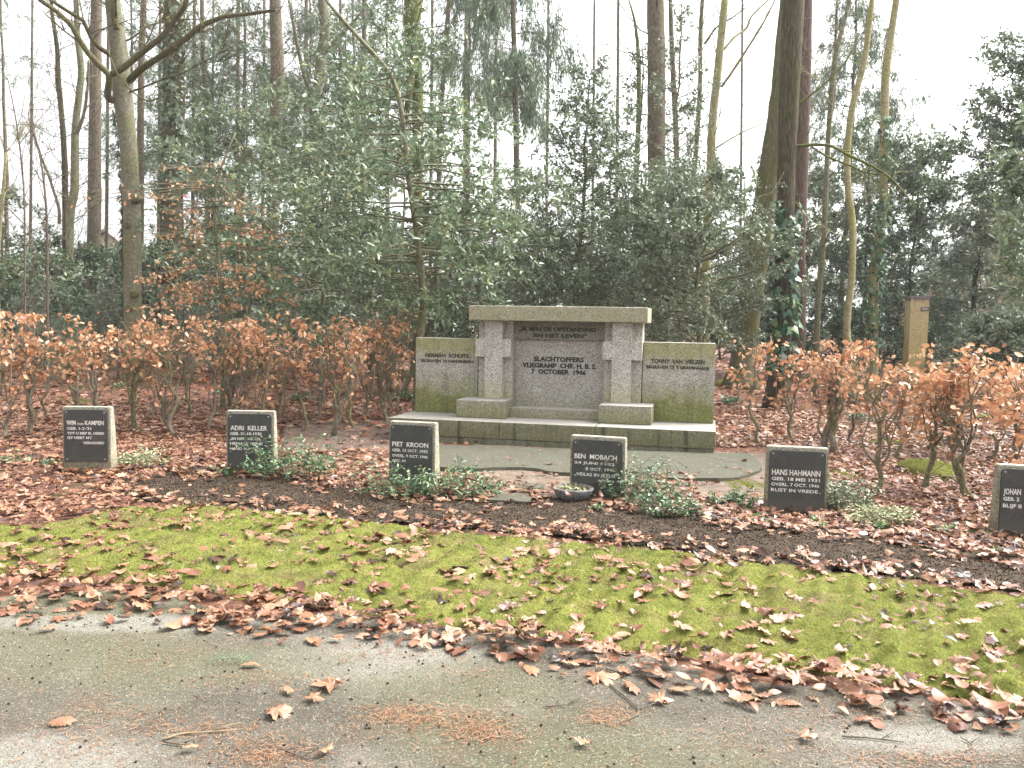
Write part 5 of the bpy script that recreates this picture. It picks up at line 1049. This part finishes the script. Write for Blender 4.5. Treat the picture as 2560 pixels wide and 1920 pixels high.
# houses far behind the trees
def house(px, Y, wx, wy, wallh, roofh, rz, label, chimney=False, wall=c4(.5, .46, .38), roof=c4(.16, .14, .13)):
    b = at(px, 900, Y); o = empty('house', (b[0], Y, 0), label, 'house', None, rz); mw = plain('house_plaster', wall, .9, .2, .1, 3); mr = plain('roof_tile', roof, .7, .3, .3, 14)
    bm = bmesh.new(); x, y = wx/2, wy/2
    vs = [bm.verts.new(p) for p in ((-x, -y, 0), (x, -y, 0), (x, y, 0), (-x, y, 0), (-x, -y, wallh), (x, -y, wallh), (x, y, wallh), (-x, y, wallh), (0, -y, wallh+roofh-.08), (0, y, wallh+roofh-.08))]
    for f in ((0, 1, 5, 8, 4), (2, 3, 7, 9, 6), (1, 2, 6, 5), (3, 0, 4, 7)): bm.faces.new([vs[i] for i in f])
    me = bpy.data.meshes.new('wall'); bm.to_mesh(me); bm.free(); me.materials.append(mw); link('wall', me, o)
    bm = bmesh.new()
    for s in (-1, 1):
        e = .4; k = roofh/x
        a = [(0, -y-e, wallh+roofh), (0, y+e, wallh+roofh), (s*(x+e), y+e, wallh-e*k), (s*(x+e), -y-e, wallh-e*k)]
        t = [bm.verts.new(p) for p in a]; u = [bm.verts.new((p[0], p[1], p[2]+.16)) for p in a]
        bm.faces.new(t); bm.faces.new(u)
        for i in range(4): bm.faces.new((t[i], t[(i+1) % 4], u[(i+1) % 4], u[i]))
    bmesh.ops.recalc_face_normals(bm, faces=bm.faces[:]); me = bpy.data.meshes.new('roof'); bm.to_mesh(me); bm.free(); me.materials.append(mr); rf = link('roof', me, o)
    if chimney: block('chimney', .5, 1.1, -y+1.2, -y+1.8, wallh+roofh-1.2, wallh+roofh+.9, plain('chimney_brick', c4(.3, .13, .09), .9), rf, .02)
    for wx_ in (-x*.45, x*.45):
        f = block('window', wx_-.5, wx_+.5, -y-.04, -y+.02, 1., 2.2, plain('window_frame_paint', c4(.7, .7, .67), .5), o, .01); block('pane', wx_-.42, wx_+.42, -y-.055, -y-.042, 1.08, 2.12, plain('window_glass', c4(.05, .06, .07), .1, .6), f, .002)
house(300, 62, 7, 9, 4.4, 2.9, .25, 'gabled house glimpsed far behind the trees at left')
house(2450, 36, 6, 8, 2.6, 2.6, -.5, 'house with grey tiled roof and brick chimney glimpsed at right', True, c4(.45, .35, .25), c4(.3, .3, .3))

# ------------------------------------------------------------------ thin winter haze
hm = bpy.data.materials.new('haze_air'); hm.use_nodes = True; t = hm.node_tree; t.nodes.clear()
pv = t.nodes.new('ShaderNodeVolumePrincipled'); ho = t.nodes.new('ShaderNodeOutputMaterial')
pv.inputs['Color'].default_value = (.93, .96, .95, 1); pv.inputs['Density'].default_value = .0008; pv.inputs['Anisotropy'].default_value = .3
t.links.new(pv.outputs[0], ho.inputs['Volume'])
hz = block('haze', -1000, 1000, -700, 1600, -1.2, 26, hm, None, 0); tag(hz, kind='stuff')
